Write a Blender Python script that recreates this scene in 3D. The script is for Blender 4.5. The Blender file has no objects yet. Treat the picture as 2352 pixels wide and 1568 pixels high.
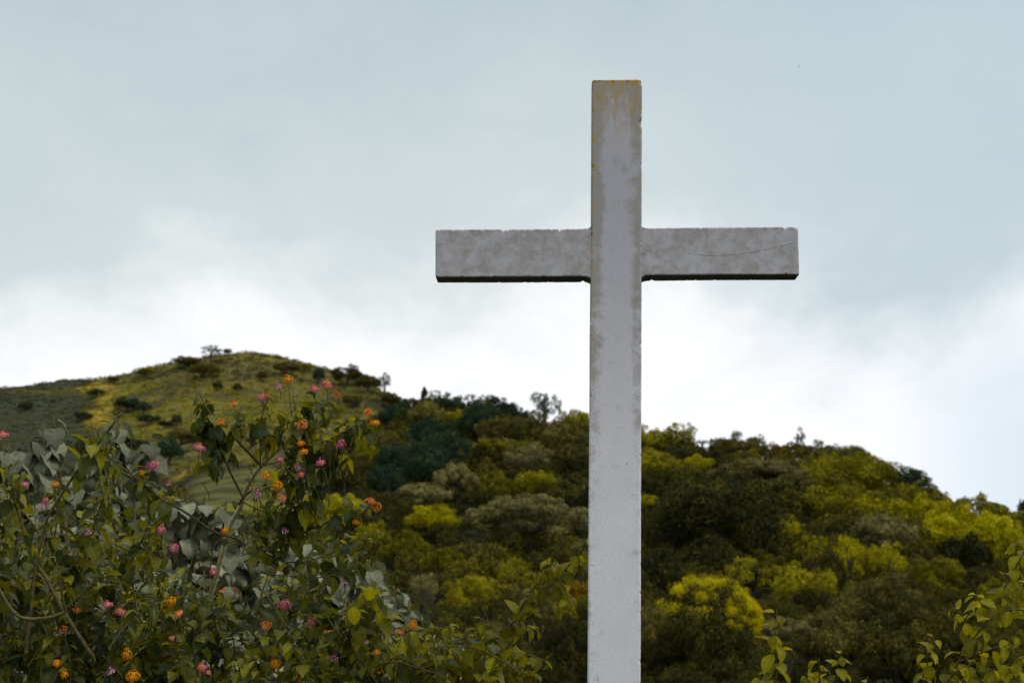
import bpy, math, random
import numpy as np
random.seed(7); RNG = np.random.default_rng(7)
S = bpy.context.scene
COL = S.collection
R_ = math.radians
# ------------------------------------------------------------------ camera
F_PX = 3920.0                       # focal length in pixels of a 2352-wide picture (60 mm on 36 mm)
TH = R_(9.6); CAMZ = 1.6
ct, st = math.cos(TH), math.sin(TH)
cd = bpy.data.cameras.new('camera'); cam = bpy.data.objects.new('camera', cd); COL.objects.link(cam)
cd.sensor_width = 36; cd.lens = 36 * F_PX / 2352; cd.clip_start = 0.05; cd.clip_end = 20000
cam.location = (0, 0, CAMZ); cam.rotation_euler = (R_(90) + TH, 0, 0)
cd.dof.use_dof = True; cd.dof.focus_distance = 4.05; cd.dof.aperture_fstop = 9.5
S.camera = cam
# ------------------------------------------------------------------ colour management, sun
S.view_settings.view_transform = 'Standard'; S.view_settings.look = 'None'
S.view_settings.exposure = 0.0; S.view_settings.gamma = 1.0; S.view_settings.use_curve_mapping = False
SUN_EL, SUN_AZ = R_(54), R_(122)    # azimuth clockwise from +Y: behind the camera and to its right
sl = bpy.data.lights.new('sun', 'SUN'); sl.energy = 1.5; sl.angle = R_(12); sl.color = (1.0, 0.96, 0.88)
so = bpy.data.objects.new('sun', sl); COL.objects.link(so)
so.rotation_euler = (R_(90) - SUN_EL, 0, -SUN_AZ + math.pi)

# ------------------------------------------------------------------ node helper
class NT:
    def __init__(s, nt): s.nt = nt; nt.nodes.clear()
    def n(s, t, ins=None, **kw):
        nd = s.nt.nodes.new(t)
        for k, v in kw.items(): setattr(nd, k, v)
        if ins:
            for k, v in ins.items():
                sock = nd.inputs[k]
                if isinstance(v, bpy.types.NodeSocket): s.nt.links.new(v, sock)
                else: sock.default_value = v
        return nd
    def math(s, op, a, b=0.0, c=0.0, clamp=False):
        nd = s.n('ShaderNodeMath', {0: a, 1: b, 2: c}, operation=op); nd.use_clamp = clamp; return nd.outputs[0]
    def ss(s, x, a, b):             # smoothstep from a to b (a may be above b)
        nd = s.n('ShaderNodeMapRange', {0: x, 1: a, 2: b, 3: 0.0, 4: 1.0}, interpolation_type='SMOOTHSTEP'); return nd.outputs[0]
    def mix(s, f, a, b, bt='MIX'):
        nd = s.n('ShaderNodeMix', data_type='RGBA', blend_type=bt)
        for i, v in ((0, f), (6, a), (7, b)):
            if isinstance(v, bpy.types.NodeSocket): s.nt.links.new(v, nd.inputs[i])
            else: nd.inputs[i].default_value = v if i == 0 else (tuple(v) + (1,))[:4]
        return nd.outputs[2]
    def noise(s, vec, scale, detail=4, rough=0.55, dist=0.0):
        ins = {'Scale': scale, 'Detail': detail, 'Roughness': rough, 'Distortion': dist}
        if vec is not None: ins['Vector'] = vec
        return s.n('ShaderNodeTexNoise', ins).outputs[0]
    def mapv(s, vec, scale=(1, 1, 1), loc=(0, 0, 0)):
        return s.n('ShaderNodeMapping', {'Vector': vec, 'Scale': scale, 'Location': loc}).outputs[0]
    def ramp(s, f, stops):
        nd = s.n('ShaderNodeValToRGB', {0: f}); e = nd.color_ramp.elements
        while len(e) < len(stops): e.new(0.5)
        for i, (p, c) in enumerate(stops): e[i].position = p; e[i].color = tuple(c) + (1,)
        return nd.outputs[0]

# ------------------------------------------------------------------ world: Nishita sky behind a layer of overcast cloud
W = bpy.data.worlds.new('World'); S.world = W; W.use_nodes = True
w = NT(W.node_tree)
tc = w.n('ShaderNodeTexCoord').outputs['Generated']
sep = w.n('ShaderNodeSeparateXYZ', {0: tc})
X, Y, Z = sep.outputs
el = w.math('MULTIPLY', w.math('ARCSINE', w.math('MINIMUM', w.math('MAXIMUM', Z, -1.0), 1.0)), 57.2958)
az = w.math('MULTIPLY', w.math('ARCTAN2', X, Y), 57.2958)
sky = w.n('ShaderNodeTexSky', sky_type='NISHITA', sun_disc=False, sun_elevation=SUN_EL, sun_rotation=SUN_AZ)
vs = w.mapv(tc, (1, 1, 1.7))
n1 = w.noise(vs, 4.2, 4, 0.5, 0.3); n2 = w.noise(w.mapv(tc, (1, 1, 1.5), (3.1, 1.7, 0.4)), 9.0, 4, 0.55, 0.6)
n3 = w.noise(w.mapv(tc, (1, 1, 1.6), (5, 2, 9)), 18.0, 5, 0.6, 0.8)
nn = w.math('ADD', w.math('MULTIPLY', w.math('SUBTRACT', n1, 0.5), 9.0), w.math('MULTIPLY', w.math('SUBTRACT', n2, 0.5), 7.0))
nn = w.math('ADD', nn, w.math('MULTIPLY', w.math('SUBTRACT', n3, 0.5), 3.2))
# a brighter swell of cloud to the left, a duller patch to the right
def bump(a0, e0, wa, we):
    a = w.math('DIVIDE', w.math('SUBTRACT', az, a0), wa); e = w.math('DIVIDE', w.math('SUBTRACT', el, e0), we)
    r = w.math('ADD', w.math('MULTIPLY', a, a), w.math('MULTIPLY', e, e))
    return w.math('EXPONENT', w.math('MULTIPLY', r, -1.0))
e2 = w.math('SUBTRACT', el, nn)
e2 = w.math('SUBTRACT', e2, w.math('MULTIPLY', bump(-9.5, 11.5, 3.2, 2.6), 1.5))
e2 = w.math('ADD', e2, w.math('MULTIPLY', bump(-2.5, 12.8, 3.0, 2.2), 1.5))
e2 = w.math('ADD', e2, w.math('MULTIPLY', bump(-17.0, 13.0, 5.0, 2.4), 2.2))
e2 = w.math('ADD', e2, w.math('MULTIPLY', bump(14.5, 9.5, 5.0, 4.0), 2.6))
white = w.ss(e2, 14.3, 7.6)
mid = w.ss(e2, 24.0, 11.5)
sheet = w.mix(mid, (0.500, 0.610, 0.655), (0.675, 0.745, 0.755))
sheet = w.mix(w.math('MULTIPLY', w.ss(az, 2.0, 14.0), 0.55), sheet, (0.515, 0.645, 0.72))
cloud = w.mix(white, sheet, w.mix(w.math('MULTIPLY', w.ss(az, 11.0, 17.0), w.ss(el, 12.0, 6.0)), (1.04, 1.05, 1.08), (.78, .86, .94)))
up = w.ss(el, 24.0, 60.0)
cloud = w.mix(up, cloud, (0.80, 0.85, 0.88))
below = w.ss(el, 0.5, -3.0)
cloud = w.mix(below, cloud, (0.10, 0.11, 0.09))
skyc = w.mix(1.0, sky.outputs[0], (0.09, 0.09, 0.09), 'MULTIPLY')
fin = w.mix(0.965, skyc, cloud)
bg = w.n('ShaderNodeBackground', {'Color': fin, 'Strength': 1.0})
w.nt.links.new(bg.outputs[0], w.n('ShaderNodeOutputWorld').inputs[0])

# ------------------------------------------------------------------ geometry helpers
def P(px, py, Yw):
    """world point at world depth Yw seen at (px,py) of the 2352x1568 picture"""
    xc = (np.asarray(px, float) - 1176) / F_PX; yc = (784 - np.asarray(py, float)) / F_PX
    k = Yw / (ct - yc * st)
    return np.stack([xc * k, np.broadcast_to(Yw, np.shape(xc * k)) * 1.0, CAMZ + k * (st + yc * ct)], -1)
def proj(p):
    p = np.asarray(p, float); d = p[..., 1] * ct + (p[..., 2] - CAMZ) * st; u = -p[..., 1] * st + (p[..., 2] - CAMZ) * ct
    return 1176 + F_PX * p[..., 0] / d, 784 - F_PX * u / d
def norm(v): return v / np.maximum(np.linalg.norm(v, axis=-1, keepdims=True), 1e-9)

def mesh(name, verts, faces, mats, smooth=True, attrs=None, fmat=None, cols=None):
    me = bpy.data.meshes.new(name)
    verts = np.ascontiguousarray(verts, dtype=np.float32)
    if isinstance(faces, np.ndarray):
        nf, k = faces.shape
        me.vertices.add(len(verts)); me.vertices.foreach_set('co', verts.ravel())
        me.loops.add(nf * k); me.loops.foreach_set('vertex_index', faces.ravel().astype(np.int32))
        me.polygons.add(nf); me.polygons.foreach_set('loop_start', np.arange(0, nf * k, k, dtype=np.int32))
        me.polygons.foreach_set('loop_total', np.full(nf, k, dtype=np.int32))
        me.update(calc_edges=True)
    else:
        me.from_pydata([tuple(v) for v in verts], [], faces); me.update()
    if smooth: me.polygons.foreach_set('use_smooth', np.ones(len(me.polygons), dtype=bool))
    for m in (mats if isinstance(mats, (list, tuple)) else [mats]): me.materials.append(m)
    if fmat is not None: me.polygons.foreach_set('material_index', np.asarray(fmat, dtype=np.int32))
    for k, v in (attrs or {}).items():
        a = me.attributes.new(k, 'FLOAT', 'POINT'); a.data.foreach_set('value', np.asarray(v, dtype=np.float32))
    if cols is not None:
        a = me.attributes.new('tint', 'FLOAT_COLOR', 'POINT')
        c = np.ones((len(verts), 4), np.float32); c[:, :3] = cols; a.data.foreach_set('color', c.ravel())
    return me
def obj(name, me, parent=None, loc=None):
    o = bpy.data.objects.new(name, me); COL.objects.link(o)
    if parent is not None: o.parent = parent
    if loc is not None: o.location = loc
    return o
def tag(o, label=None, cat=None, group=None, kind=None):
    for k, v in (('label', label), ('category', cat), ('group', group), ('kind', kind)):
        if v: o[k] = v
    return o
def thing(name, label, cat, loc, group=None, rz=0.0):
    o = obj(name, None, loc=tuple(float(c) for c in loc)); o.rotation_euler = (0, 0, rz); return tag(o, label, cat, group)
def grid_faces(nu, nv, wrap=False):
    i = np.arange(nu - 1)[:, None]; j = np.arange(nv if wrap else nv - 1)[None, :]; j2 = (j + 1) % nv
    return np.stack([i * nv + j, i * nv + j2, (i + 1) * nv + j2, (i + 1) * nv + j], -1).reshape(-1, 4)
def tube(pts, rad, sides=6):
    """one tapered tube; returns verts, quads"""
    pts = np.asarray(pts, float); n = len(pts)
    t = norm(np.gradient(pts, axis=0)); ref = np.array([0.31, 0.52, 0.8])
    a = norm(np.cross(t, ref)); b = np.cross(t, a)
    ang = np.linspace(0, 2 * math.pi, sides, endpoint=False)
    ring = a[:, None] * np.cos(ang)[None, :, None] + b[:, None] * np.sin(ang)[None, :, None]
    v = pts[:, None] + ring * np.broadcast_to(rad, n)[:, None, None]
    v = v.reshape(-1, 3); f = grid_faces(n, sides, True)
    v = np.vstack([v, pts[-1:] + t[-1:] * np.broadcast_to(rad, n)[-1]]); tip = len(v) - 1
    j = np.arange(sides); f = np.vstack([f, np.stack([(n - 1) * sides + j, (n - 1) * sides + (j + 1) % sides, np.full(sides, tip), np.full(sides, tip)], -1)])
    return v, f
class Acc:
    def __init__(s): s.v = []; s.f = []; s.a = []; s.n = 0
    def add(s, v, f, a=None):
        s.v.append(v); s.f.append(np.asarray(f) + s.n); s.n += len(v)
        if a is not None: s.a.append(np.broadcast_to(a, len(v)) if np.ndim(a) < 2 else a)
    def get(s): return np.vstack(s.v), np.vstack(s.f)
def fix_tris(faces): return faces
def catmull(pts, step=None, per=8):
    p = np.asarray(pts, float); p = np.vstack([2 * p[0] - p[1], p, 2 * p[-1] - p[-2]])
    out = []
    for i in range(1, len(p) - 2):
        t = np.linspace(0, 1, per, endpoint=False)[:, None]
        a, b, c, d = p[i - 1], p[i], p[i + 1], p[i + 2]
        out.append(0.5 * (2 * b + (c - a) * t + (2 * a - 5 * b + 4 * c - d) * t ** 2 + (3 * b - a - 3 * c + d) * t ** 3))
    return np.vstack(out + [p[-2][None]])

# ------------------------------------------------------------------ materials
def mat(name):
    m = bpy.data.materials.new(name); m.use_nodes = True; return m, NT(m.node_tree)
def out(t, sh, bump=None):
    t.nt.links.new(sh, t.n('ShaderNodeOutputMaterial').inputs[0])
def leaf_mat(name, stops, trans=0.3, tcol=(1.3, 1.25, 0.35), rough=0.8, spec=0.04, veins=False, objvar=0.0, noise_sc=None):
    m, t = mat(name)
    v = t.n('ShaderNodeAttribute', attribute_name='v').outputs['Fac']
    if objvar:
        r = t.n('ShaderNodeObjectInfo').outputs['Random']
        v = t.math('ADD', v, t.math('MULTIPLY', t.math('SUBTRACT', r, 0.5), objvar), clamp=True)
    if noise_sc:
        o = t.n('ShaderNodeTexCoord').outputs['Object']
        v = t.math('ADD', v, t.math('MULTIPLY', t.math('SUBTRACT', t.noise(o, noise_sc, 3), 0.5), 0.7), clamp=True)
    c = t.ramp(v, stops)
    nrm = {}
    if veins:
        av = t.n('ShaderNodeAttribute', attribute_name='vein').outputs['Fac']
        c = t.mix(t.math('MULTIPLY', av, 0.40), c, t.mix(1.0, c, (1.9, 1.8, 1.5), 'MULTIPLY'))
        bm = t.n('ShaderNodeBump', {'Height': t.math('MULTIPLY', av, -1.0), 'Strength': 0.5, 'Distance': 0.0012})
        nrm = {'Normal': bm.outputs[0]}
    pr = t.n('ShaderNodeBsdfPrincipled', {'Base Color': c, 'Roughness': rough, 'Specular IOR Level': spec, **nrm})
    tl = t.n('ShaderNodeBsdfTranslucent', {'Color': t.mix(1.0, c, tcol, 'MULTIPLY')})
    mx = t.n('ShaderNodeMixShader', {0: trans, 1: pr.outputs[0], 2: tl.outputs[0]})
    out(t, mx.outputs[0]); return m
M = {}
def ramp3(a, b, c): return [(0.0, a), (0.5, b), (1.0, c)]
# tree foliage
M['teal'] = leaf_mat('foliage_blue_green', ramp3((.008, .023, .015), (.028, .054, .030), (.090, .105, .038)), .15, objvar=.3)
M['brown'] = leaf_mat('foliage_brown_olive', ramp3((.024, .023, .008), (.098, .086, .022), (.29, .245, .050)), .2, objvar=.4)
M['olive'] = leaf_mat('foliage_olive', ramp3((.045, .041, .005), (.18, .162, .009), (.46, .40, .014)), .25, objvar=.4)
M['yellow'] = leaf_mat('foliage_yellow_green', ramp3((.085, .082, .003), (.31, .275, .005), (.62, .54, .008)), .3, objvar=.3)
M['grey'] = leaf_mat('foliage_grey_olive', ramp3((.050, .046, .017), (.17, .15, .055), (.38, .33, .115)), .2, objvar=.3)
M['darkbr'] = leaf_mat('foliage_dark', ramp3((.010, .015, .008), (.046, .043, .011), (.18, .15, .020)), .15, objvar=.3)
M['orange'] = leaf_mat('foliage_rust', ramp3((.07, .045, .004), (.19, .105, .005), (.34, .19, .007)), .3)
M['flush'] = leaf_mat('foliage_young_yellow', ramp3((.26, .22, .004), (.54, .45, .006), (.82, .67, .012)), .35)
M['under'] = leaf_mat('undergrowth', [(0, (.010, .014, .006)), (.45, (.055, .049, .012)), (.75, (.15, .13, .015)), (1, (.32, .28, .010))], .2)
M['grass'] = leaf_mat('hill_grass', [(0, (.022, .030, .012)), (.3, (.070, .060, .016)), (.6, (.16, .14, .013)), (1, (.34, .29, .010))], .2)
# near plants
M['lantana'] = leaf_mat('lantana_leaf', [(0, (.014, .026, .010)), (.40, (.068, .076, .011)), (.8, (.20, .19, .009)), (1, (.36, .33, .007))], .36, (2.2, 1.95, .18), .45, .24, veins=True)
M['bright'] = leaf_mat('young_shrub_leaf', [(0, (.065, .065, .008)), (.5, (.16, .148, .006)), (1, (.29, .265, .007))], .45, (2.0, 1.8, .05), .5, .16, veins=True)
M['felt'] = leaf_mat('felted_grey_leaf', [(0, (.07, .075, .045)), (.5, (.15, .158, .10)), (1, (.27, .28, .19))], .14, (1.1, 1.1, .5), .7, .25, veins=True)
def plain(name, c1, c2, sc, rough=.8, stretch=(1, 1, 1), bump=.3):
    m, t = mat(name)
    o = t.mapv(t.n('ShaderNodeTexCoord').outputs['Object'], stretch)
    n = t.noise(o, sc, 5, .6)
    c = t.ramp(n, [(.32, c1), (.68, c2)])
    b = t.n('ShaderNodeBump', {'Height': n, 'Strength': bump, 'Distance': .01})
    out(t, t.n('ShaderNodeBsdfPrincipled', {'Base Color': c, 'Roughness': rough, 'Normal': b.outputs[0]}).outputs[0]); return m
M['bark'] = plain('tree_bark', (.025, .02, .014), (.085, .07, .05), 3)
M['stem_pale'] = plain('pale_stem', (.34, .29, .10), (.66, .59, .30), 60)
M['stem_green'] = plain('green_stem', (.06, .055, .01), (.15, .13, .025), 60)
M['stem_dark'] = plain('dark_stem', (.025, .017, .005), (.14, .10, .02), 60)
M['blue_sheet'] = plain('blue_sheet', (.01, .16, .27), (.015, .22, .35), 2, .5)
M['timber'] = plain('weathered_timber', (.08, .075, .06), (.2, .18, .15), 4)
M['plinth'] = plain('concrete', (.25, .25, .24), (.38, .37, .35), 12)
M['feather'] = plain('dark_feathers', (.02, .02, .022), (.04, .04, .045), 8)
m, t = mat('petal'); pc = t.n('ShaderNodeAttribute', attribute_name='tint').outputs['Color']
pr = t.n('ShaderNodeBsdfPrincipled', {'Base Color': pc, 'Roughness': .7, 'Specular IOR Level': .08})
tl = t.n('ShaderNodeBsdfTranslucent', {'Color': pc})
out(t, t.n('ShaderNodeMixShader', {0: .3, 1: pr.outputs[0], 2: tl.outputs[0]}).outputs[0]); M['petal'] = m

# ------------------------------------------------------------------ terrain (one height field)
# for each viewing azimuth (px of the picture) the height of the ground along it: (distance, elevation given as a picture row)
TAB = {
 -1500: [(60, 1850), (120, 1500), (250, 1250), (350, 1060), (450, 960), (520, 1010)],
 -400: [(60, 1850), (120, 1480), (250, 1190), (350, 1030), (450, 905), (520, 950)],
 0:    [(60, 1850), (150, 1380), (250, 1150), (350, 1010), (450, 889), (520, 930)],
 120:  [(60, 1850), (150, 1350), (250, 1140), (350, 1000), (450, 879), (520, 920)],
 250:  [(60, 1850), (150, 1330), (250, 1120), (350, 990), (450, 869), (520, 910)],
 340:  [(60, 1840), (150, 1300), (220, 1150), (350, 970), (455, 850), (520, 890)],
 440:  [(60, 1830), (140, 1290), (200, 1160), (240, 1070), (350, 950), (460, 824), (520, 865)],
 520:  [(60, 1820), (140, 1280), (200, 1150), (240, 1058), (350, 935), (460, 809), (520, 850)],
 600:  [(60, 1820), (140, 1270), (200, 1140), (240, 1055), (350, 935), (460, 809), (520, 850)],
 700:  [(60, 1820), (140, 1270), (200, 1140), (250, 1050), (350, 950), (450, 836), (520, 880)],
 780:  [(60, 1820), (140, 1260), (200, 1140), (260, 1040), (350, 960), (440, 850), (520, 890)],
 850:  [(60, 1830), (140, 1290), (200, 1150), (270, 1030), (350, 955), (430, 870), (500, 910)],
 910:  [(60, 1840), (130, 1320), (200, 1150), (280, 1020), (350, 960), (400, 907), (480, 950)],
 990:  [(60, 1840), (120, 1370), (190, 1160), (280, 1020), (340, 945), (440, 990)],
 1140: [(60, 1850), (110, 1400), (180, 1180), (260, 1040), (320, 955), (420, 1000)],
 1350: [(60, 1850), (110, 1400), (160, 1220), (220, 1070), (270, 985), (360, 1040)],
 1480: [(60, 1850), (100, 1420), (150, 1210), (200, 1060), (240, 1010), (320, 1060)],
 1640: [(60, 1850), (100, 1400), (150, 1170), (210, 1035), (290, 1100)],
 1850: [(60, 1840), (100, 1380), (150, 1160), (205, 1045), (290, 1110)],
 1990: [(60, 1840), (100, 1380), (150, 1170), (200, 1070), (280, 1140)],
 2090: [(60, 1840), (100, 1380), (150, 1200), (195, 1120), (270, 1190)],
 2200: [(60, 1840), (100, 1390), (145, 1240), (190, 1172), (260, 1230)],
 2352: [(60, 1840), (100, 1390), (140, 1260), (185, 1197), (250, 1250)],
 2700: [(60, 1850), (100, 1400), (140, 1290), (180, 1230), (250, 1280)],
 4000: [(60, 1850), (100, 1420), (140, 1330), (190, 1300), (250, 1340)],
}
def te_of(py):
    yc = (784 - np.asarray(py, float)) / F_PX; return (st + yc * ct) / (ct - yc * st)
PXG = np.arange(-1500, 4001, 25.0); YG = np.arange(60, 901, 4.0)
keys = sorted(TAB); rows = []
for k in keys:
    n = TAB[k]; n = [(a, b - ((17 if a > 390 else 10) if i_ == len(n) - 2 else 0)) for i_, (a, b) in enumerate(n)]
    ys = [a for a, _ in n]; zs = [a * te_of(b) for a, b in n]
    ys += [n[-1][0] + 320]; zs += [6.0]
    rows.append(np.interp(YG, ys, zs))
rows = np.array(rows)
TG = np.stack([np.interp(PXG, keys, rows[:, j]) for j in range(len(YG))], 1)
ker = np.exp(-0.5 * (np.arange(-4, 5) / 1.6) ** 2); ker /= ker.sum()
TG = np.apply_along_axis(lambda a: np.convolve(np.pad(a, 4, mode='edge'), ker, 'valid'), 0, TG)
ker = np.exp(-0.5 * (np.arange(-3, 4) / 1.2) ** 2); ker /= ker.sum()
TG = np.apply_along_axis(lambda a: np.convolve(np.pad(a, 3, mode='edge'), ker, 'valid'), 1, TG)
def ztab(px, y):
    i = np.clip((px - PXG[0]) / 25.0, 0, len(PXG) - 1.001); j = np.clip((y - 60) / 4.0, 0, len(YG) - 1.001)
    i0 = i.astype(int); j0 = j.astype(int); a = i - i0; b = j - j0
    return (TG[i0, j0] * (1 - a) * (1 - b) + TG[i0 + 1, j0] * a * (1 - b) + TG[i0, j0 + 1] * (1 - a) * b + TG[i0 + 1, j0 + 1] * a * b)
def px_of(x, y): return 1176 + F_PX * x / (np.maximum(y, 60) * 1.012)
def wob(x, y):
    return (np.sin(x * .21 + 1.3 * np.sin(y * .13)) * np.cos(y * .17 + .8 * np.sin(x * .11)) * .5
            + np.sin(x * .53 + y * .31 + 2) * np.cos(y * .47 - x * .2) * .22 + np.sin(x * 1.3 + 2 * np.sin(y * .7)) * np.sin(y * 1.1) * .09)
def zt(x, y):
    x = np.asarray(x, float); y = np.asarray(y, float)
    z = ztab(px_of(x, y), np.maximum(y, 60)) + wob(x, y) * np.clip((y - 40) / 200, 0, 1) * 1.3
    s = np.clip((y - 11) / 49, 0, 1); s = s * s * (3 - 2 * s)
    z = z * s
    f = np.clip((np.abs(x) - 330) / 900, 0, 1)
    return z * (1 - f) + 6 * f * s
def axis(lo, hi, step, far, g=1.22):
    a = list(np.arange(lo, hi + .1, step)); d = step; p = hi
    while p < far: d *= g; p += d; a.append(p)
    d = step; p = lo; b = []
    while p > -far: d *= g; p -= d; b.append(p)
    return np.array(b[::-1] + a)
gx = axis(-230, 170, 2.0, 9000); gy = axis(-20, 530, 2.2, 9000)
XX, YY = np.meshgrid(gx, gy, indexing='ij'); ZZ = zt(XX, YY)
V = np.stack([XX, YY, ZZ], -1).reshape(-1, 3); Fc = grid_faces(len(gx), len(gy))[:, ::-1]
def sm(x, a, b): t_ = np.clip((x - a) / (b - a), 0, 1); return t_ * t_ * (3 - 2 * t_)
PX = px_of(V[:, 0], V[:, 1]); _, PY = proj(np.where(V[:, 1:2] < 30, [[0, 30, 0]], V)); YV = V[:, 1]
edge = 205 + 22 * np.sin(PY * .09) + 12 * np.sin(PY * .23)
z_field = (1 - sm(PX, edge, edge + 12)) * sm(YV, 250, 262) * (YV < 600) * (1 - 0.75 * sm(PY, 915, 899) * sm(PY, 885, 893))
z_grass = sm(YV, 246, 256) * (1 - sm(PX, 830, 900)) * (1 - z_field)
z_terr = sm(PX, 440, 450) * (1 - sm(PX, 725, 735)) * sm(YV, 196, 199) * (1 - sm(YV, 240, 243))
z_bank = np.clip(sm(PX, edge + 2, edge + 14) * (1 - sm(PX, 236, 278)) * sm(PY, 985, 955) * sm(PY, 868, 895) * (YV > 255) + .8 * sm(PX, 380, 400) * (1 - sm(PX, 470, 480)) * np.exp(-((PY - (1108 - (PX - 395) * .55)) / 6) ** 2) * (YV > 150), 0, 1)
m, t = mat('terrain_surface')
oc = t.n('ShaderNodeTexCoord').outputs['Object']
A = lambda nme: t.n('ShaderNodeAttribute', attribute_name=nme).outputs['Fac']
nA = t.noise(oc, .09, 6, .65, .3); nB = t.noise(oc, .7, 5, .65)
nAB = t.math('ADD', t.math('MULTIPLY', nA, .6), t.math('MULTIPLY', nB, .4))
soil = t.ramp(nAB, [(.35, (.007, .008, .003)), (.6, (.022, .020, .006)), (.75, (.045, .038, .008))])
grb = t.noise(t.mapv(oc, (.6, 1, .6)), .035, 3, .5)
nAB = t.math('ADD', nAB, t.math('MULTIPLY', t.math('SUBTRACT', grb, .5), .45))
gr = t.ramp(nAB, [(.38, (.036, .040, .018)), (.47, (.085, .072, .022)), (.56, (.135, .115, .020)), (.68, (.20, .17, .016))])
wv = t.n('ShaderNodeTexWave', {'Vector': t.mapv(oc, (.12, .9, 0)), 'Scale': .10, 'Distortion': 2.0, 'Detail': 3, 'Detail Scale': .6}, bands_direction='Y').outputs[1]
fld = t.mix(t.math('ADD', t.math('MULTIPLY', wv, .4), t.math('MULTIPLY', nB, .4)), (.024, .032, .017), (.072, .074, .032))
wv2 = t.n('ShaderNodeTexWave', {'Vector': t.mapv(oc, (.02, 1, 0)), 'Scale': .055, 'Distortion': 1.2, 'Detail': 3, 'Detail Scale': 1}, bands_direction='Y').outputs[1]
ter = t.mix(t.math('ADD', t.math('MULTIPLY', wv2, .6), t.math('MULTIPLY', nB, .3)), (.036, .038, .012), (.135, .132, .034))
yy = t.n('ShaderNodeSeparateXYZ', {0: oc}).outputs[1]
ter = t.mix(t.ss(yy, 212, 208), ter, (.15, .14, .012))
c = t.mix(A('grass'), soil, gr); c = t.mix(A('field'), c, fld); c = t.mix(A('terrace'), c, ter); c = t.mix(t.math('MULTIPLY', A('bank'), t.ss(nB, .3, .6)), c, (.40, .27, .018))
bp = t.n('ShaderNodeBump', {'Height': nB, 'Strength': .8, 'Distance': .6})
out(t, t.n('ShaderNodeBsdfPrincipled', {'Base Color': c, 'Roughness': .95, 'Specular IOR Level': .1, 'Normal': bp.outputs[0]}).outputs[0])
M['terrain'] = m
zone = np.where(z_terr > .5, 3, np.where(z_field > .5, 2, np.where(z_grass > .5, 1, 0)))
fz = np.max(zone[Fc], axis=1)
for k, nme in ((0, 'ground'), (1, 'grassy_hill'), (2, 'dark_field'), (3, 'terraced_field')):
    f = Fc[fz == k]; used, inv = np.unique(f, return_inverse=True)
    me = mesh(nme, V[used], inv.reshape(f.shape), M['terrain'], attrs={'grass': z_grass[used], 'field': z_field[used], 'terrace': z_terr[used], 'bank': z_bank[used]})
    tag(obj(nme, me), kind='structure')

# ------------------------------------------------------------------ the cross
FRONT_Y = 4.0; yaw = R_(-1.9)
cross_loc = P(1411, 1568, FRONT_Y); cross_loc[2] = 0
cross = thing('cross', 'tall weathered white concrete cross with rust stains on its top', 'cross', cross_loc, rz=yaw)
nrm_pl = np.array([math.sin(yaw), -math.cos(yaw), 0.0])
def loc2(px, py):
    d = P(px, py, 1.0) - np.array([0, 0, CAMZ]); o = np.array([0, 0, CAMZ]); k = np.dot(cross_loc - o, nrm_pl) / np.dot(d, nrm_pl)
    q = o + d * k - cross_loc
    return q[0] * math.cos(-yaw) - q[1] * math.sin(-yaw), q[2]
DEP = .070
def vnoise(n, sc, seed):
    r = np.random.default_rng(seed); k = max(2, int(n / sc) + 2); return np.interp(np.linspace(0, k - 1.001, n), np.arange(k), r.random(k))
def prism(s, lo, hi, along, seed, rad=.0035, chips=(), flare=None, caps=(True, True)):
    """box swept along one axis: s stations, lo/hi bounds across the face; corners rounded and worn"""
    n = len(s); K = 4; prof = []
    for cx, cy, a0 in ((1, 0, -90), (1, 1, 0), (0, 1, 90), (0, 0, 180)):
        for q in range(K): prof.append((cx, cy, R_(a0 + 90 * q / (K - 1))))
    # add a few points along the wide faces so noise can be carried
    v = np.zeros((n, len(prof), 3)); mid = (lo + hi) / 2
    for i, (cx, cy, a) in enumerate(prof):
        c_id = i // K
        wear = vnoise(n, 1.2, seed + c_id) ** 3 * .0005 + vnoise(n, 1.6, seed + 9 + c_id) ** 16 * .0042 + vnoise(n, 60, seed + 30 + c_id) * .0012
        for (cc, pos, wd, amt) in chips:
            if cc == c_id: wear = wear + amt * np.exp(-((s - pos) / wd) ** 2)
        r = rad + wear * 1.6
        xa = np.where(cx, hi - r, lo + r) + r * math.cos(a) - (1 if cx else -1) * wear * .7 * abs(math.cos(a))
        ya = (DEP - r if cy else 0 + r) + r * math.sin(a) + (-1 if cy else 1) * wear * .4 * abs(math.sin(2 * a))
        if flare is not None: xa = xa + (1 if cx else -1) * flare
        if along == 'z': v[:, i] = np.stack([xa, ya, s], -1)
        else: v[:, i] = np.stack([s, ya, xa], -1)
    vv = v.reshape(-1, 3); k = len(prof); f = [tuple(q) for q in grid_faces(n, k, True)]
    # rounded ends
    vl = list(map(tuple, vv))
    for e, on in ((0, caps[0]), (n - 1, caps[1])):
        if not on: continue
        ring = v[e]; cen = ring.mean(0); sgn = -1 if e == 0 else 1; ax = 2 if along == 'z' else 0; prev = [e * k + i for i in range(k)]
        for q in (.35, .75, 1.0):
            rr = cen + (ring - cen) * (1 - .055 * q * q * np.array([1, 1, 1])); rr[:, ax] = ring[:, ax] + sgn * rad * math.sin(q * math.pi / 2) * (.75 + .5 * np.random.default_rng(seed + e).random(k))
            base = len(vl); vl += [tuple(p) for p in rr]; cur = list(range(base, base + k))
            for i in range(k):
                j = (i + 1) % k; f.append((prev[i], prev[j], cur[j], cur[i]) if sgn > 0 else (prev[j], prev[i], cur[i], cur[j]))
            prev = cur
        f.append(tuple(prev) if sgn > 0 else tuple(prev[::-1]))
    if along == 'x': f = [q[::-1] for q in f]
    return np.array(vl), f
def flat_wide(me):
    for p in me.polygons:
        if max(abs(c_) for c_ in p.normal) > .985 and p.area > 1e-4: p.use_smooth = False
    return me
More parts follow.
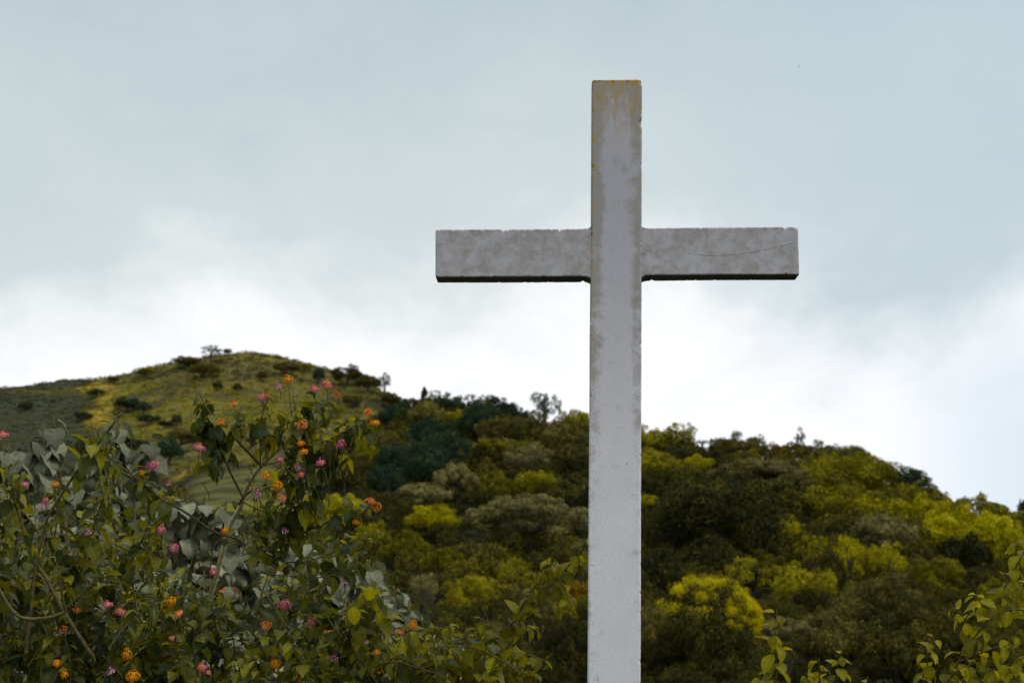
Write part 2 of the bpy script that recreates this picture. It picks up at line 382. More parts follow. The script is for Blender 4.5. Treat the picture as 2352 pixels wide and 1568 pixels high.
# paint
m, t = mat('weathered_white_paint')
oc = t.n('ShaderNodeTexCoord').outputs['Object']; sx = t.n('ShaderNodeSeparateXYZ', {0: oc}); ox, oy, oz = sx.outputs
ZTOP = loc2(1417, 184)[1]; AZ0 = loc2(1180, 636)[1]; AZ1 = loc2(1180, 525)[1]; xt0, _ = loc2(1359, 184); xt1, _ = loc2(1475, 184); xb0, zb0 = loc2(1349, 1568)
t_lean = (xt0 - xb0) / (ZTOP - zb0)
sxx = t.math('SUBTRACT', ox, t.math('MULTIPLY', t.math('SUBTRACT', oz, zb0), t_lean))   # x measured in the shaft's own width
wS = xt1 - xt0
cl = t.mix(t.noise(oc, 9, 4, .6), (.70, .67, .695), (.87, .835, .845))
dz = t.math('SUBTRACT', ZTOP, oz)                                   # distance below the top
high = t.ss(dz, 1.15, .25)
streak = t.noise(t.mapv(oc, (44, 20, 16)), 1, 5, .65); blotch = t.noise(oc, 14, 6, .65, .2); fine = t.noise(oc, 190, 3, .7); blot2 = t.noise(t.mapv(oc, (1, 1, 1), (4, 1, 7)), 45, 5, .7)
inarm = t.math('MULTIPLY', t.math('GREATER_THAN', t.math('ABSOLUTE', t.math('SUBTRACT', sxx, xb0 + wS / 2)), wS * .49), 1.0)
du = t.math('ABSOLUTE', t.math('SUBTRACT', sxx, xb0 + wS / 2))
armf = t.math('MAXIMUM', t.ss(du, wS * .36, wS * .62), 0.0)
armz = t.math('MULTIPLY', armf, t.math('MULTIPLY', t.ss(oz, AZ0 - .02, AZ0), t.ss(oz, AZ1 + .02, AZ1)))
# grime: stronger towards the top, on the arms and along the left and right edges
edgeL = t.ss(t.math('SUBTRACT', sxx, xb0), wS * .36, wS * .04); edgeR = t.ss(t.math('SUBTRACT', sxx, xb0), wS * .66, wS * .97)
g = t.math('MULTIPLY', t.math('MAXIMUM', edgeL, t.math('MULTIPLY', edgeR, .8)), .34)
g = t.math('MULTIPLY', g, t.math('MULTIPLY', t.math('ADD', t.math('MULTIPLY', high, 1.1), .30), t.math('SUBTRACT', 1.0, armz, clamp=True)))
g = t.math('ADD', g, t.math('MULTIPLY', high, .10)); g = t.math('ADD', g, t.math('MULTIPLY', armz, .20))
g = t.math('ADD', g, t.math('MULTIPLY', t.ss(dz, .13, .0), .30))
nz = t.math('ADD', t.math('MULTIPLY', streak, .32), t.math('ADD', t.math('MULTIPLY', blotch, .42), t.math('MULTIPLY', blot2, .26)))
nz2 = t.noise(t.mapv(oc, (1.0, 1, 1.3), (9, 3, 2)), 22, 6, .7, .4)
g = t.math('ADD', g, t.math('MULTIPLY', t.math('SUBTRACT', nz2, .5), 1.05))
g = t.math('ADD', g, t.math('MULTIPLY', t.math('SUBTRACT', t.noise(t.mapv(oc, (60, 5, 3.5), (1, 2, 3)), 1, 5, .6), .5), t.math('MULTIPLY', t.math('SUBTRACT', 1.0, armz, clamp=True), .45)))
grime = t.ss(t.math('ADD', g, nz), .60, .98)
c = t.mix(t.math('MULTIPLY', high, .75), cl, (.37, .35, .40))
c = t.mix(t.math('MULTIPLY', armz, .52), c, (.52, .50, .53))
c = t.mix(t.math('MULTIPLY', grime, .75), c, t.mix(blot2, (.24, .215, .17), (.33, .305, .26)))
spk = t.math('MULTIPLY', t.ss(t.noise(t.mapv(oc, (1, 1, .5)), 330, 2, .6), .60, .68), t.math('ADD', t.math('MULTIPLY', t.math('MULTIPLY', t.math('ADD', edgeL, t.math('MULTIPLY', edgeR, .5)), t.math('SUBTRACT', 1.0, armz, clamp=True)), .7), .12))
c = t.mix(spk, c, (.20, .15, .08))
c = t.mix(t.math('MULTIPLY', t.ss(fine, .40, .75), .22), c, (.24, .225, .20))
# warm stains
ru = t.math('MULTIPLY', t.ss(t.noise(t.mapv(oc, (85, 10, 22)), 1, 5, .7), .42, .62), t.ss(dz, .20, .0))
ru = t.math('MAXIMUM', ru, t.math('MULTIPLY', t.ss(t.noise(t.mapv(oc, (130, 10, 30), (2, 1, 1)), 1, 3, .6), .50, .60), t.ss(dz, .028, .004)))
ru = t.math('MAXIMUM', ru, t.math('MULTIPLY', t.math('MULTIPLY', t.ss(t.math('SUBTRACT', sxx, xb0), wS * .16, 0.0), t.ss(blot2, .46, .60)), t.math('MULTIPLY', t.ss(dz, 1.1, .1), t.math('SUBTRACT', 1.0, armz, clamp=True))))
ztick = loc2(1360, 378)[1]
tick = t.math('MULTIPLY', t.ss(t.math('ABSOLUTE', t.math('SUBTRACT', oz, ztick)), .0042, .0016), t.ss(t.math('SUBTRACT', sxx, xb0), wS * .17, wS * .05))
tick2 = t.math('MULTIPLY', t.ss(t.math('ABSOLUTE', t.math('SUBTRACT', oz, ztick - .0125)), .003, .001), t.ss(t.math('SUBTRACT', sxx, xb0), wS * .16, wS * .08))
lx_, lz_ = loc2(1470, 409); sl_ = t.math('ADD', t.math('SUBTRACT', oz, lz_), t.math('MULTIPLY', t.math('SUBTRACT', lx_, ox), .30))
sl_ = t.math('ADD', sl_, t.math('MULTIPLY', t.math('SUBTRACT', t.noise(oc, 30, 2), .5), .006))
scr = t.math('MULTIPLY', t.ss(t.math('ABSOLUTE', sl_), .0022, .0006), t.math('MULTIPLY', t.ss(t.math('SUBTRACT', lx_, ox), .055, .02), t.math('GREATER_THAN', oy, -.01)))
scr = t.math('MULTIPLY', scr, t.ss(ox, lx_ + .02, lx_ + .004))
ru = t.math('MAXIMUM', ru, t.math('MAXIMUM', t.math('MAXIMUM', tick, t.math('MULTIPLY', tick2, .7)), t.math('MULTIPLY', scr, .7)))
c = t.mix(t.math('MULTIPLY', ru, .90), c, t.mix(t.noise(oc, 60, 3), (.36, .20, .02), (.50, .33, .05)))
# moss-dark crust on the upper rims
zl = t.math('MULTIPLY', t.ss(dz, .011, .002), t.ss(t.noise(t.mapv(oc, (120, 30, 60)), 1, 3), .50, .58))
rim = t.math('MULTIPLY', t.math('MULTIPLY', armz, t.ss(t.math('SUBTRACT', AZ1, oz), .012, -.002)), t.ss(t.noise(t.mapv(oc, (90, 30, 90)), 1, 3), .46, .58))
lo_rim = t.math('MULTIPLY', t.math('MULTIPLY', armz, t.ss(t.math('SUBTRACT', oz, AZ0), .008, .001)), t.ss(blotch, .45, .6))
c = t.mix(t.math('MULTIPLY', t.math('MAXIMUM', zl, t.math('MAXIMUM', t.math('MULTIPLY', rim, .7), t.math('MULTIPLY', lo_rim, .5))), .85), c, (.07, .05, .025))
# shade under the arms painted into the colour: downward faces go dark and mottled
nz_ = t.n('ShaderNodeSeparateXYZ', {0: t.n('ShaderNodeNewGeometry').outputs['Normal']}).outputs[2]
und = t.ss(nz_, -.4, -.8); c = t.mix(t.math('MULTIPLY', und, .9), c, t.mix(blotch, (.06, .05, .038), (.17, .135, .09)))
# pock marks
vo = t.n('ShaderNodeTexVoronoi', {'Vector': t.mapv(oc, (1, .2, 1)), 'Scale': 24.0, 'Randomness': 1.0}); vr = t.n('ShaderNodeSeparateColor', {0: vo.outputs['Color']}).outputs[0]
pock = t.math('MULTIPLY', t.ss(vo.outputs['Distance'], .055, .025), t.math('GREATER_THAN', vr, .72))
c = t.mix(t.math('MULTIPLY', pock, .85), c, (.05, .04, .035))
# hairline crack along the right arm
ax0 = loc2(1580, 577)[0]; ax1 = loc2(1830, 560)[0]; azc = loc2(1640, 589)[1]
uu = t.math('DIVIDE', t.math('SUBTRACT', ox, ax0), ax1 - ax0)
cy_ = t.math('ADD', azc, t.math('MULTIPLY', t.math('POWER', t.math('ABSOLUTE', t.math('SUBTRACT', uu, .28)), 1.6), .056))
cy_ = t.math('ADD', cy_, t.math('MULTIPLY', t.math('SUBTRACT', t.noise(oc, 40, 3), .5), .008))
crk = t.math('MULTIPLY', t.ss(t.math('ABSOLUTE', t.math('SUBTRACT', oz, cy_)), .0016, .0005), t.math('MULTIPLY', t.math('GREATER_THAN', uu, 0), t.math('LESS_THAN', uu, .98)))
c = t.mix(t.math('MULTIPLY', crk, t.ss(t.noise(oc, 60, 2), .25, .75)), c, (.22, .20, .18))
hgt = t.math('SUBTRACT', t.math('MULTIPLY', blot2, .5), t.math('ADD', pock, t.math('MULTIPLY', crk, .5)))
bp = t.n('ShaderNodeBump', {'Height': t.math('ADD', hgt, t.math('MULTIPLY', fine, .25)), 'Strength': .35, 'Distance': .002})
out(t, t.n('ShaderNodeBsdfPrincipled', {'Base Color': c, 'Roughness': .55, 'Specular IOR Level': .35, 'Normal': bp.outputs[0]}).outputs[0])
M['paint'] = m
s = np.arange(0.02, ZTOP - .003, .0035); s = np.append(s, ZTOP - .0034)
xl = xb0 + (s - zb0) * t_lean; xr0, _ = loc2(1472, 1568); t_r = (xt1 - xr0) / (ZTOP - zb0); xr = xr0 + (s - zb0) * t_r
zz = lambda py: loc2(1417, py)[1]
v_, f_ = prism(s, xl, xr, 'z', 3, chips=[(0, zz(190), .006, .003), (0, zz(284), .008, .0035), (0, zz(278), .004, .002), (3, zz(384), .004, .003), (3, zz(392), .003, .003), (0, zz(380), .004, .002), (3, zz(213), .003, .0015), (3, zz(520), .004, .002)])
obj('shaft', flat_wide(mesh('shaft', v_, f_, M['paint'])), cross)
def edge_x(side, z): return (xb0 + (z - zb0) * t_lean) if side < 0 else (xr0 + (z - zb0) * t_r)
for side, (a, b, c_, d_) in ((-1, ((1002, 526), (1000, 638), (1356, 524), (1354, 636))), (1, ((1835, 520), (1837, 631), (1475, 522), (1475, 633)))):
    oxa = (loc2(*a)[0] + loc2(*b)[0]) / 2; z1o, z0o, z1i, z0i = loc2(*a)[1], loc2(*b)[1], loc2(*c_)[1], loc2(*d_)[1]
    ixa = edge_x(side, (z0i + z1i) / 2) - side * .004
    s = np.arange(min(oxa, ixa) + (.003 if side < 0 else 0), max(oxa, ixa) - (.003 if side > 0 else 0), .0035)
    q = (s - ixa) / (oxa - ixa); lo = z0i + (z0o - z0i) * q; hi = z1i + (z1o - z1i) * q
    fl = .007 * np.exp(-((np.abs(s - ixa)) / .008) ** 1.5)
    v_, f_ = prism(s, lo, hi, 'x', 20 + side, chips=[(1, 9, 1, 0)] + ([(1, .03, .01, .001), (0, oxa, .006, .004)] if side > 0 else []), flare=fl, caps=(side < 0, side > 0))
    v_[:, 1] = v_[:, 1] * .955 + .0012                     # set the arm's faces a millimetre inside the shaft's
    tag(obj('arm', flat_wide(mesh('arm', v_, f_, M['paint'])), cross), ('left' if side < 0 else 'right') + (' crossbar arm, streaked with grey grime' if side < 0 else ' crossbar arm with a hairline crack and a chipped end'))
s = np.array([-.25, 0.0, .10, .14]); import itertools
pv, pf = [], []
def box(x0, x1, y0, y1, z0, z1):
    v = np.array(list(itertools.product((x0, x1), (y0, y1), (z0, z1)))); f = np.array([(0, 1, 3, 2), (4, 6, 7, 5), (0, 4, 5, 1), (2, 3, 7, 6), (0, 2, 6, 4), (1, 5, 7, 3)]); return v, f
a_ = Acc(); a_.add(*box(-.30, .30, -.25, .33, -.2, .12)); a_.add(*box(-.20, .20, -.14, .21, .119, .22)); v_, f_ = a_.get()
obj('plinth', mesh('plinth', v_, f_, M['plinth'], smooth=False), cross)

# ------------------------------------------------------------------ tree templates
def rdir(n, r): return norm(r.normal(size=(n, 3)))
def leaf_quads(pos, nrm, size, r, aspect=.62):
    n = len(pos); a = norm(np.cross(nrm, rdir(n, r))); b = np.cross(nrm, a); size = np.broadcast_to(size, n)[:, None]
    v = np.stack([pos - a * size * .5, pos + b * size * .5 * aspect, pos + a * size * .5 + nrm * size * .08, pos - b * size * .5 * aspect], 1)
    return v.reshape(-1, 3), np.arange(n * 4).reshape(n, 4)
def crown_template(kind, ncl, per, leaf, seed):
    r = np.random.default_rng(seed)
    if kind == 'umbrella':
        ph = r.uniform(0, 2 * math.pi, ncl); rr = np.sqrt(r.random(ncl)) * .86
        top = np.sqrt(np.clip(1 - rr ** 2, 0, 1)); zz_ = .18 + .72 * top * (1 - .55 * (r.random(ncl) < .42) * r.random(ncl))
        c = np.stack([rr * np.cos(ph), rr * np.sin(ph), zz_], 1); cr = r.uniform(.09, .20, ncl); fl = .66
    elif kind == 'airy':
        d = rdir(ncl, r); c = d * (r.random((ncl, 1)) ** .45) * [.84, .84, .42]; c[:, 2] += .52; cr = r.uniform(.09, .19, ncl); fl = .7
    elif kind == 'column':
        zz_ = r.random(ncl) ** .8; ph = r.uniform(0, 2 * math.pi, ncl); rr = (1.02 - zz_) * r.uniform(.45, .95, ncl)
        c = np.stack([rr * np.cos(ph), rr * np.sin(ph), .06 + zz_ * .86], 1); cr = r.uniform(.12, .24, ncl) * (1.15 - .6 * zz_); fl = .45
    else:
        d = rdir(ncl, r); d[:, 2] = np.abs(d[:, 2]) * 1.05 - .42; d = norm(d); lump = 1 + .26 * np.sin(d[:, 0] * 5 + seed) * np.cos(d[:, 1] * 4 + seed * 2)
        rad = r.uniform(.50, .84, ncl) * lump; c = d * rad[:, None] * [1, 1, .56]; c[:, 2] += .44; cr = r.uniform(.11, .31, ncl); fl = .8
    # smaller tufts over every clump give the uneven outline
    par = np.repeat(np.arange(ncl), 5); dd = rdir(len(par), r); dd[:, 2] = np.abs(dd[:, 2]) * .9 + .05
    c2 = c[par] + dd * cr[par, None] * [1, 1, fl] * 1.02; cr2 = cr[par] * r.uniform(.26, .6, len(par))
    cc = np.vstack([c, c2]); rr = np.concatenate([cr, cr2]); wgt = rr ** 1.8; wgt /= wgt.sum(); N = ncl * per
    idx = r.choice(len(cc), N, p=wgt); cen = cc[idx]; d = rdir(N, r) + norm(cen - [0, 0, .35]) * .45 + [0, 0, .22]; d = norm(d)
    p = cen + d * rr[idx, None] * [1, 1, fl] * r.uniform(.80, 1.12, (N, 1))
    n = norm(d * [1, 1, 1.2] + rdir(N, r) * .5)
    sz = leaf * r.uniform(.6, 1.35, N)
    v, f = leaf_quads(p, n, sz, r)
    cv = r.random(len(cc)); val = np.clip(.5 * cv[idx] + .5 * r.random(N), 0, 1)
    return v, f, np.repeat(val, 4)
TPL = {}
def tpl(kind, lod, var):
    k = (kind, lod, var)
    if k not in TPL:
        ncl, per, leaf = {'dome': (56, 165, .072), 'umbrella': (85, 110, .07), 'airy': (44, 46, .07), 'column': (60, 90, .085)}[kind]
        if lod == 'hi': per = int(per * 3.2); leaf *= .52
        elif lod == 'mid': per = int(per * 1.6); leaf *= .76
        v, f, a = crown_template(kind, ncl, per, leaf, sum(map(ord, kind)) + var * 17)
        TPL[k] = mesh('crown', v, f, M['olive'], smooth=False, attrs={'v': a})
    return TPL[k]
def set_mat(o, m_):
    o.material_slots[0].link = 'OBJECT'; o.material_slots[0].material = m_
def trunk_mesh(h, hc, R, seed, limbs=4, r0=None):
    r = np.random.default_rng(seed); a = Acc(); r0 = r0 or max(.09, .07 * R + .035 * h)
    zc = h - hc * .45; top = np.array([r.normal() * .1 * R, r.normal() * .1 * R, zc])
    pts = catmull([(0, 0, -.6), (r.normal() * .05 * R, r.normal() * .05 * R, zc * .35), top * [.6, .6, .75], top], per=4)
    a.add(*tube(pts, np.linspace(r0, r0 * .45, len(pts)), 7))
    for i in range(limbs):
        ph = i * 2.4 + r.random(); st_ = pts[int(len(pts) * r.uniform(.5, .9))]
        en = np.array([math.cos(ph) * R * .42, math.sin(ph) * R * .42, h - hc * r.uniform(.25, .5)])
        p = catmull([st_, st_ * .45 + en * .55 + [0, 0, -.04 * h], en], per=4); a.add(*tube(p, np.linspace(r0 * .45, r0 * .1, len(p)), 5))
    return mesh('trunk', *a.get(), M['bark'])
def ground_hit(px, py, ymax=480):
    ys = np.arange(62, ymax, 1.0); q = P(np.full(len(ys), float(px)), np.full(len(ys), float(py)), ys); g = zt(q[:, 0], ys)
    hit = np.where(g >= q[:, 2])[0]
    if len(hit): return float(ys[hit[0]])
    te = (g - CAMZ) / ys; return float(ys[int(np.argmax(te))])
TSEED = [0]
def tree(name, cat, label, cx, top, wd, bot, kind, mt, group=None, Yw=None, limbs=4, trunk_r=None):
    TSEED[0] += 1; sd = TSEED[0]; group = group or ('scrub bushes on the grassy hill' if name == 'scrub_bush' else 'trees of the hillside forest')
    Yw = Yw or ground_hit(cx, bot + 5); tp = P(cx, top, Yw); lp = P(cx - wd / 2, top, Yw); bp_ = P(cx, bot, Yw)
    zg = float(zt(tp[0], Yw)); R = (tp[0] - lp[0]) * (1.1 if kind != 'airy' else 1.0); h = tp[2] - zg; hc = min(tp[2] - bp_[2], h + .3)
    if name != 'mushroom_tree': hc = min(max(hc, (.85 if kind != 'airy' else .9 if wd < 40 else .7) * h if h < 4.5 * hc else hc), h + .3)
    root = thing(name, label, cat, (tp[0], Yw, zg), group)
    pxw = wd * 1024 / 2352; lod = 'hi' if pxw > 85 else 'mid' if pxw > 42 else 'lo'
    o = obj('crown', tpl(kind, lod, sd % 4), root); set_mat(o, M[mt]); o.location = (0, 0, h - hc); o.scale = (R, R, hc); o.rotation_euler = (0, 0, sd * 1.7)
    obj('trunk', trunk_mesh(h, hc, R, sd, limbs, trunk_r), root)
    return root, R, h, hc
G_MID, G_RIGHT = None, None
trees = [
 # (name, category, label, cx, top, width, bottom, kind, material)
 # skyline left of the cross
 ('tree', 'tree', 'lone small tree leaning over the skyline at the end of the grassy hill', 884, 857, 36, 886, 'airy', 'teal'),
 ('tree', 'tree', 'airy dark tree alone on the peak of the grassy hill', 487, 792, 58, 818, 'airy', 'teal'),
 ('round_tree', 'tree', 'round dark tree just below the lone skyline tree', 897, 903, 46, 932, 'dome', 'darkbr'),
 ('tree', 'tree', 'dark spreading tree below the round dark tree on the ridge', 916, 928, 78, 985, 'dome', 'teal'),
 ('conifer', 'tree', 'small pointed dark tree where the forest meets the bare hill', 975, 887, 40, 925, 'column', 'teal'),
 ('tree', 'tree', 'airy tree close beside the pointed tree on the skyline', 1000, 893, 44, 930, 'airy', 'teal'),
 ('tree', 'tree', 'flat-topped skyline tree left of the pair of loose crowns', 1034, 908, 66, 950, 'dome', 'teal'),
 ('tree', 'tree', 'loose skyline crown with sky showing through its stems', 1092, 903, 62, 948, 'airy', 'brown'),
 ('tree', 'tree', 'dense dark dome on the skyline midway to the cross', 1134, 912, 58, 955, 'dome', 'teal'),
 ('tree', 'tree', 'narrow dark skyline tree right of the dense dark dome', 1169, 922, 46, 970, 'dome', 'teal'),
 ('tree', 'tree', 'low dark skyline crown left of the tall open tree', 1197, 940, 40, 968, 'dome', 'teal'),
 ('tall_tree', 'tree', 'tall open-crowned tree standing highest on the skyline beside the cross', 1250, 898, 86, 975, 'airy', 'teal'),
 ('tree', 'tree', 'low brownish skyline tree against the left edge of the cross', 1327, 946, 70, 1000, 'dome', 'olive'),
 ('tree', 'tree', 'faint low tree between the tall open tree and the cross', 1290, 940, 40, 975, 'airy', 'brown'),
 # middle slope left of the cross
 ('tree', 'tree', 'small bright yellow-green crown among dark trees below the skyline', 1049, 944, 54, 975, 'dome', 'yellow'),
 ('tree', 'tree', 'brown-green tree left of the small yellow-green crown', 985, 925, 80, 990, 'dome', 'brown'),
 ('tree', 'tree', 'large dark green tree right of the small yellow-green crown', 1104, 932, 90, 1010, 'dome', 'teal'),
 ('tree', 'tree', 'olive brown dome below the dense dark skyline dome', 1142, 955, 88, 1020, 'dome', 'brown'),
 ('tree', 'tree', 'wide brown tree below the tall open skyline tree', 1215, 955, 112, 1030, 'dome', 'brown'),
 ('tree', 'tree', 'brown tree below and right of the tall open tree', 1292, 972, 110, 1050, 'dome', 'brown'),
 ('tree', 'tree', 'blue-green tree at the upper left of the dark grove', 985, 965, 100, 1040, 'dome', 'teal'),
 ('tree', 'tree', 'blue-green tree in the middle of the dark grove', 1025, 985, 96, 1070, 'dome', 'teal'),
 ('tree', 'tree', 'blue-green tree at the left side of the dark grove', 925, 1015, 110, 1110, 'dome', 'teal'),
 ('tree', 'tree', 'broad blue-green tree in the front of the dark grove', 985, 1030, 128, 1125, 'dome', 'teal'),
 ('tree', 'tree', 'dark blue-green tree at the right end of the dark grove', 1056, 1012, 70, 1080, 'dome', 'teal'),
 ('tree', 'tree', 'darkest low tree under the dark grove beside the lantana flowers', 885, 1062, 90, 1150, 'dome', 'teal'),
 ('tree', 'tree', 'brownish loose tree left of the dark grove', 880, 985, 70, 1040, 'airy', 'brown'),
 ('tree', 'tree', 'dark tree with a yellow top in the centre of the slope', 1127, 1010, 86, 1095, 'dome', 'darkbr'),
 ('tree', 'tree', 'rounded olive dome to the right of the yellow-topped dark tree', 1218, 1022, 96, 1092, 'dome', 'grey'),
 ('tree', 'tree', 'brown tree between the olive dome and the cross', 1310, 1015, 95, 1100, 'dome', 'brown'),
 ('tree', 'tree', 'grey-brown billowing tree above the pale-trunked tree', 1046, 1068, 100, 1165, 'umbrella', 'grey'),
 ('tree', 'tree', 'flat-topped grey-olive tree on a pale trunk', 972, 1112, 130, 1185, 'umbrella', 'grey'),
 ('tree', 'tree', 'yellow-olive tree above the big layered crown', 1128, 1088, 92, 1160, 'dome', 'olive'),
 ('tree', 'tree', 'yellow-olive tree above right part of the big layered crown', 1232, 1078, 104, 1150, 'dome', 'olive'),
 ('tree', 'tree', 'dim olive tree at the cross edge above the big layered crown', 1320, 1095, 90, 1170, 'dome', 'brown'),
 ('umbrella_tree', 'tree', 'big layered grey-olive umbrella tree left of the cross', 1222, 1140, 280, 1285, 'umbrella', 'grey'),
 ('tree', 'tree', 'bright yellow-green crown beside the pale trunk', 996, 1163, 116, 1230, 'dome', 'yellow'),
 ('tree', 'tree', 'broad yellow-green tree behind the right side of the lantana', 762, 1130, 170, 1230, 'dome', 'yellow'),
 ('tree', 'tree', 'yellow-green bush-like tree touching the right lantana twig', 858, 1190, 120, 1290, 'airy', 'yellow'),
 ('tree', 'tree', 'olive tree under the pale-trunked tree', 935, 1225, 100, 1300, 'dome', 'olive'),
 ('tree', 'tree', 'yellow-tinged low tree below the bright yellow-green crown', 1020, 1262, 92, 1330, 'dome', 'olive'),
 ('tree', 'tree', 'brown tree below the left rim of the big layered crown', 1085, 1240, 96, 1320, 'dome', 'brown'),
 ('tree', 'tree', 'grey twiggy tree low beside the grey leaved shrub', 975, 1310, 100, 1400, 'airy', 'grey'),
 ('tree', 'tree', 'yellow-grey tree under the big layered crown', 1180, 1275, 110, 1370, 'airy', 'olive'),
 ('tree', 'tree', 'olive tree low left of the leafy spray by the cross', 1085, 1325, 120, 1420, 'dome', 'olive'),
 ('tree', 'tree', 'dark brown tree right under the big layered crown', 1285, 1250, 110, 1340, 'dome', 'darkbr'),
 ('tree', 'tree', 'rust-orange leaved tree against the lower left edge of the cross', 1320, 1338, 96, 1425, 'dome', 'orange'),
 ('tree', 'tree', 'dark brown tree low behind the leafy spray', 1215, 1370, 130, 1500, 'dome', 'brown'),
 ('tree', 'tree', 'dark tree below the rust-orange one', 1312, 1425, 120, 1568, 'dome', 'darkbr'),
 ('tree', 'tree', 'dark olive tree low in the gap left of the spray', 1120, 1420, 120, 1540, 'dome', 'brown'),
 # right hill skyline
 ('tree', 'tree', 'yellow-olive skyline tree touching the right edge of the cross', 1490, 984, 82, 1050, 'dome', 'olive'),
 ('tree', 'tree', 'feathery yellow-tipped tree highest on the right-hand skyline', 1566, 966, 78, 1030, 'airy', 'yellow'),
 ('tree', 'tree', 'yellow-olive tree just under the feathery skyline tree', 1545, 990, 80, 1050, 'dome', 'olive'),
 ('tree', 'tree', 'small dark crown right of the palm', 1650, 1003, 50, 1040, 'dome', 'darkbr'),
 ('tree', 'tree', 'brown flat-topped skyline tree right of the palm', 1702, 1000, 118, 1065, 'dome', 'brown'),
 ('tree', 'tree', 'small loose skyline crown left of the thin tree', 1757, 1010, 60, 1050, 'airy', 'grey'),
 ('thin_tree', 'tree', 'thin see-through young tree poking above the right skyline', 1836, 984, 36, 1034, 'airy', 'teal'),
 ('tree', 'tree', 'small rust-olive dome on the skyline left of the thin tree', 1792, 1020, 54, 1062, 'dome', 'orange'),
 ('tree', 'tree', 'brown flat skyline tree right under the thin tree', 1878, 1018, 104, 1070, 'dome', 'brown'),
 ('tree', 'tree', 'brown umbrella crown ending the flat stretch of skyline', 1957, 1027, 104, 1085, 'dome', 'brown'),
 ('tree', 'tree', 'dark green round tree alone where the skyline falls away', 2088, 1077, 82, 1138, 'dome', 'teal'),
 ('tree', 'tree', 'dark olive tree left of the dark green skyline tree', 2025, 1062, 66, 1110, 'dome', 'olive'),
 ('tree', 'tree', 'brown tree sloping down right of the dark green skyline tree', 2130, 1115, 70, 1165, 'dome', 'brown'),
 ('tree', 'tree', 'wispy skyline tree left of the small mushroom-shaped tree', 2212, 1142, 58, 1185, 'airy', 'brown'),
 ('mushroom_tree', 'tree', 'small dark mushroom-shaped tree on the lower right skyline', 2277, 1154, 66, 1182, 'umbrella', 'teal'),
 ('tree', 'tree', 'dark crown cut by the right edge of the picture', 2357, 1140, 36, 1195, 'dome', 'teal'),
 ('tree', 'tree', 'dim brown bushy tree at the right end of the skyline', 2322, 1180, 70, 1220, 'dome', 'brown'),
 # right hill upper slope
 ('tree', 'tree', 'yellow-olive tree beside the cross on the upper right slope', 1502, 1035, 112, 1110, 'dome', 'olive'),
 ('tree', 'tree', 'yellow tree below the palm', 1600, 1048, 70, 1100, 'dome', 'yellow'),
 ('tree', 'tree', 'dark tree beneath the palm', 1640, 1030, 66, 1075, 'dome', 'darkbr'),
 ('umbrella_tree', 'tree', 'wide grey-olive billowing crown across the upper right slope', 1738, 1056, 215, 1140, 'umbrella', 'grey'),
 ('tree', 'tree', 'grey-brown tree under the right side of the wide billowing crown', 1818, 1090, 120, 1170, 'umbrella', 'brown'),
 ('tree', 'tree', 'large yellow-olive dome under the end of the flat skyline', 1955, 1050, 190, 1140, 'dome', 'olive'),
 ('tree', 'tree', 'yellow-olive tree left of the large yellow-olive dome', 1868, 1068, 100, 1140, 'dome', 'olive'),
 ('big_tree', 'tree', 'huge dark dome-shaped tree right of the cross', 1640, 1092, 330, 1300, 'dome', 'darkbr'),
 ('tree', 'tree', 'bright striped yellow-green crown against the right edge of the cross', 1487, 1137, 62, 1190, 'umbrella', 'yellow'),
 ('tree', 'tree', 'olive tree right of the deep dark gap on the upper right slope', 1935, 1115, 150, 1200, 'dome', 'olive'),
 ('tree', 'tree', 'yellow-green tree at the top of the bright band', 2005, 1136, 160, 1220, 'airy', 'yellow'),
 ('tree', 'tree', 'yellow-green tree below the dark green skyline tree', 2105, 1142, 140, 1225, 'dome', 'yellow'),
 ('vine_tree', 'tree', 'grey-green vine-draped tree in the middle of the bright band', 2028, 1184, 150, 1300, 'umbrella', 'grey'),
 ('tree', 'tree', 'leafy yellow tuft on the right flank of the huge dark dome', 1818, 1186, 84, 1260, 'airy', 'yellow'),
 ('tree', 'tree', 'yellow tree left of the vine-draped tree', 1868, 1222, 100, 1300, 'airy', 'yellow'),
 ('tree', 'tree', 'big bright yellow-green tree below the wispy skyline tree', 2215, 1172, 190, 1290, 'dome', 'yellow'),
 ('tree', 'tree', 'yellow-green tree below the mushroom-shaped tree', 2298, 1200, 150, 1290, 'dome', 'yellow'),
 ('tree', 'tree', 'yellow-green tree at the right edge above the leafy shrub', 2350, 1218, 120, 1320, 'dome', 'yellow'),
 ('tree', 'tree', 'tall yellow tree right beside the cleft in the right slope', 1955, 1222, 100, 1350, 'airy', 'yellow'),
 ('tree', 'tree', 'yellow-green tree in front of the vine-draped tree', 2038, 1236, 130, 1360, 'airy', 'yellow'),
 # right hill lower slope
 ('tree', 'tree', 'dark brown tree in front of the foot of the huge dark dome', 1628, 1238, 150, 1335, 'dome', 'darkbr'),
 ('tree', 'tree', 'dark cleft tree between two yellow trees', 1905, 1270, 70, 1380, 'dome', 'darkbr'),
 ('tree', 'tree', 'brown tree with yellow tufts below the huge dark dome', 1725, 1272, 150, 1370, 'airy', 'olive'),
 ('tree', 'tree', 'olive tree right of the yellow-crowned tree', 1840, 1300, 140, 1400, 'dome', 'olive'),
 ('tree', 'tree', 'twiggy grey-brown tree in the middle of the lower right slope', 2025, 1330, 210, 1470, 'dome', 'brown'),
 ('tree', 'tree', 'olive tree below the big bright yellow-green tree', 2160, 1285, 120, 1390, 'dome', 'olive'),
 ('tree', 'tree', 'dark tree above the leafy shrub in the right corner', 2245, 1300, 110, 1400, 'dome', 'darkbr'),
 ('tree', 'tree', 'olive tree behind the top of the leafy corner shrub', 2300, 1340, 120, 1450, 'dome', 'olive'),
 ('tree', 'tree', 'dark tree beside the cross under the huge dark dome', 1500, 1270, 140, 1400, 'dome', 'darkbr'),
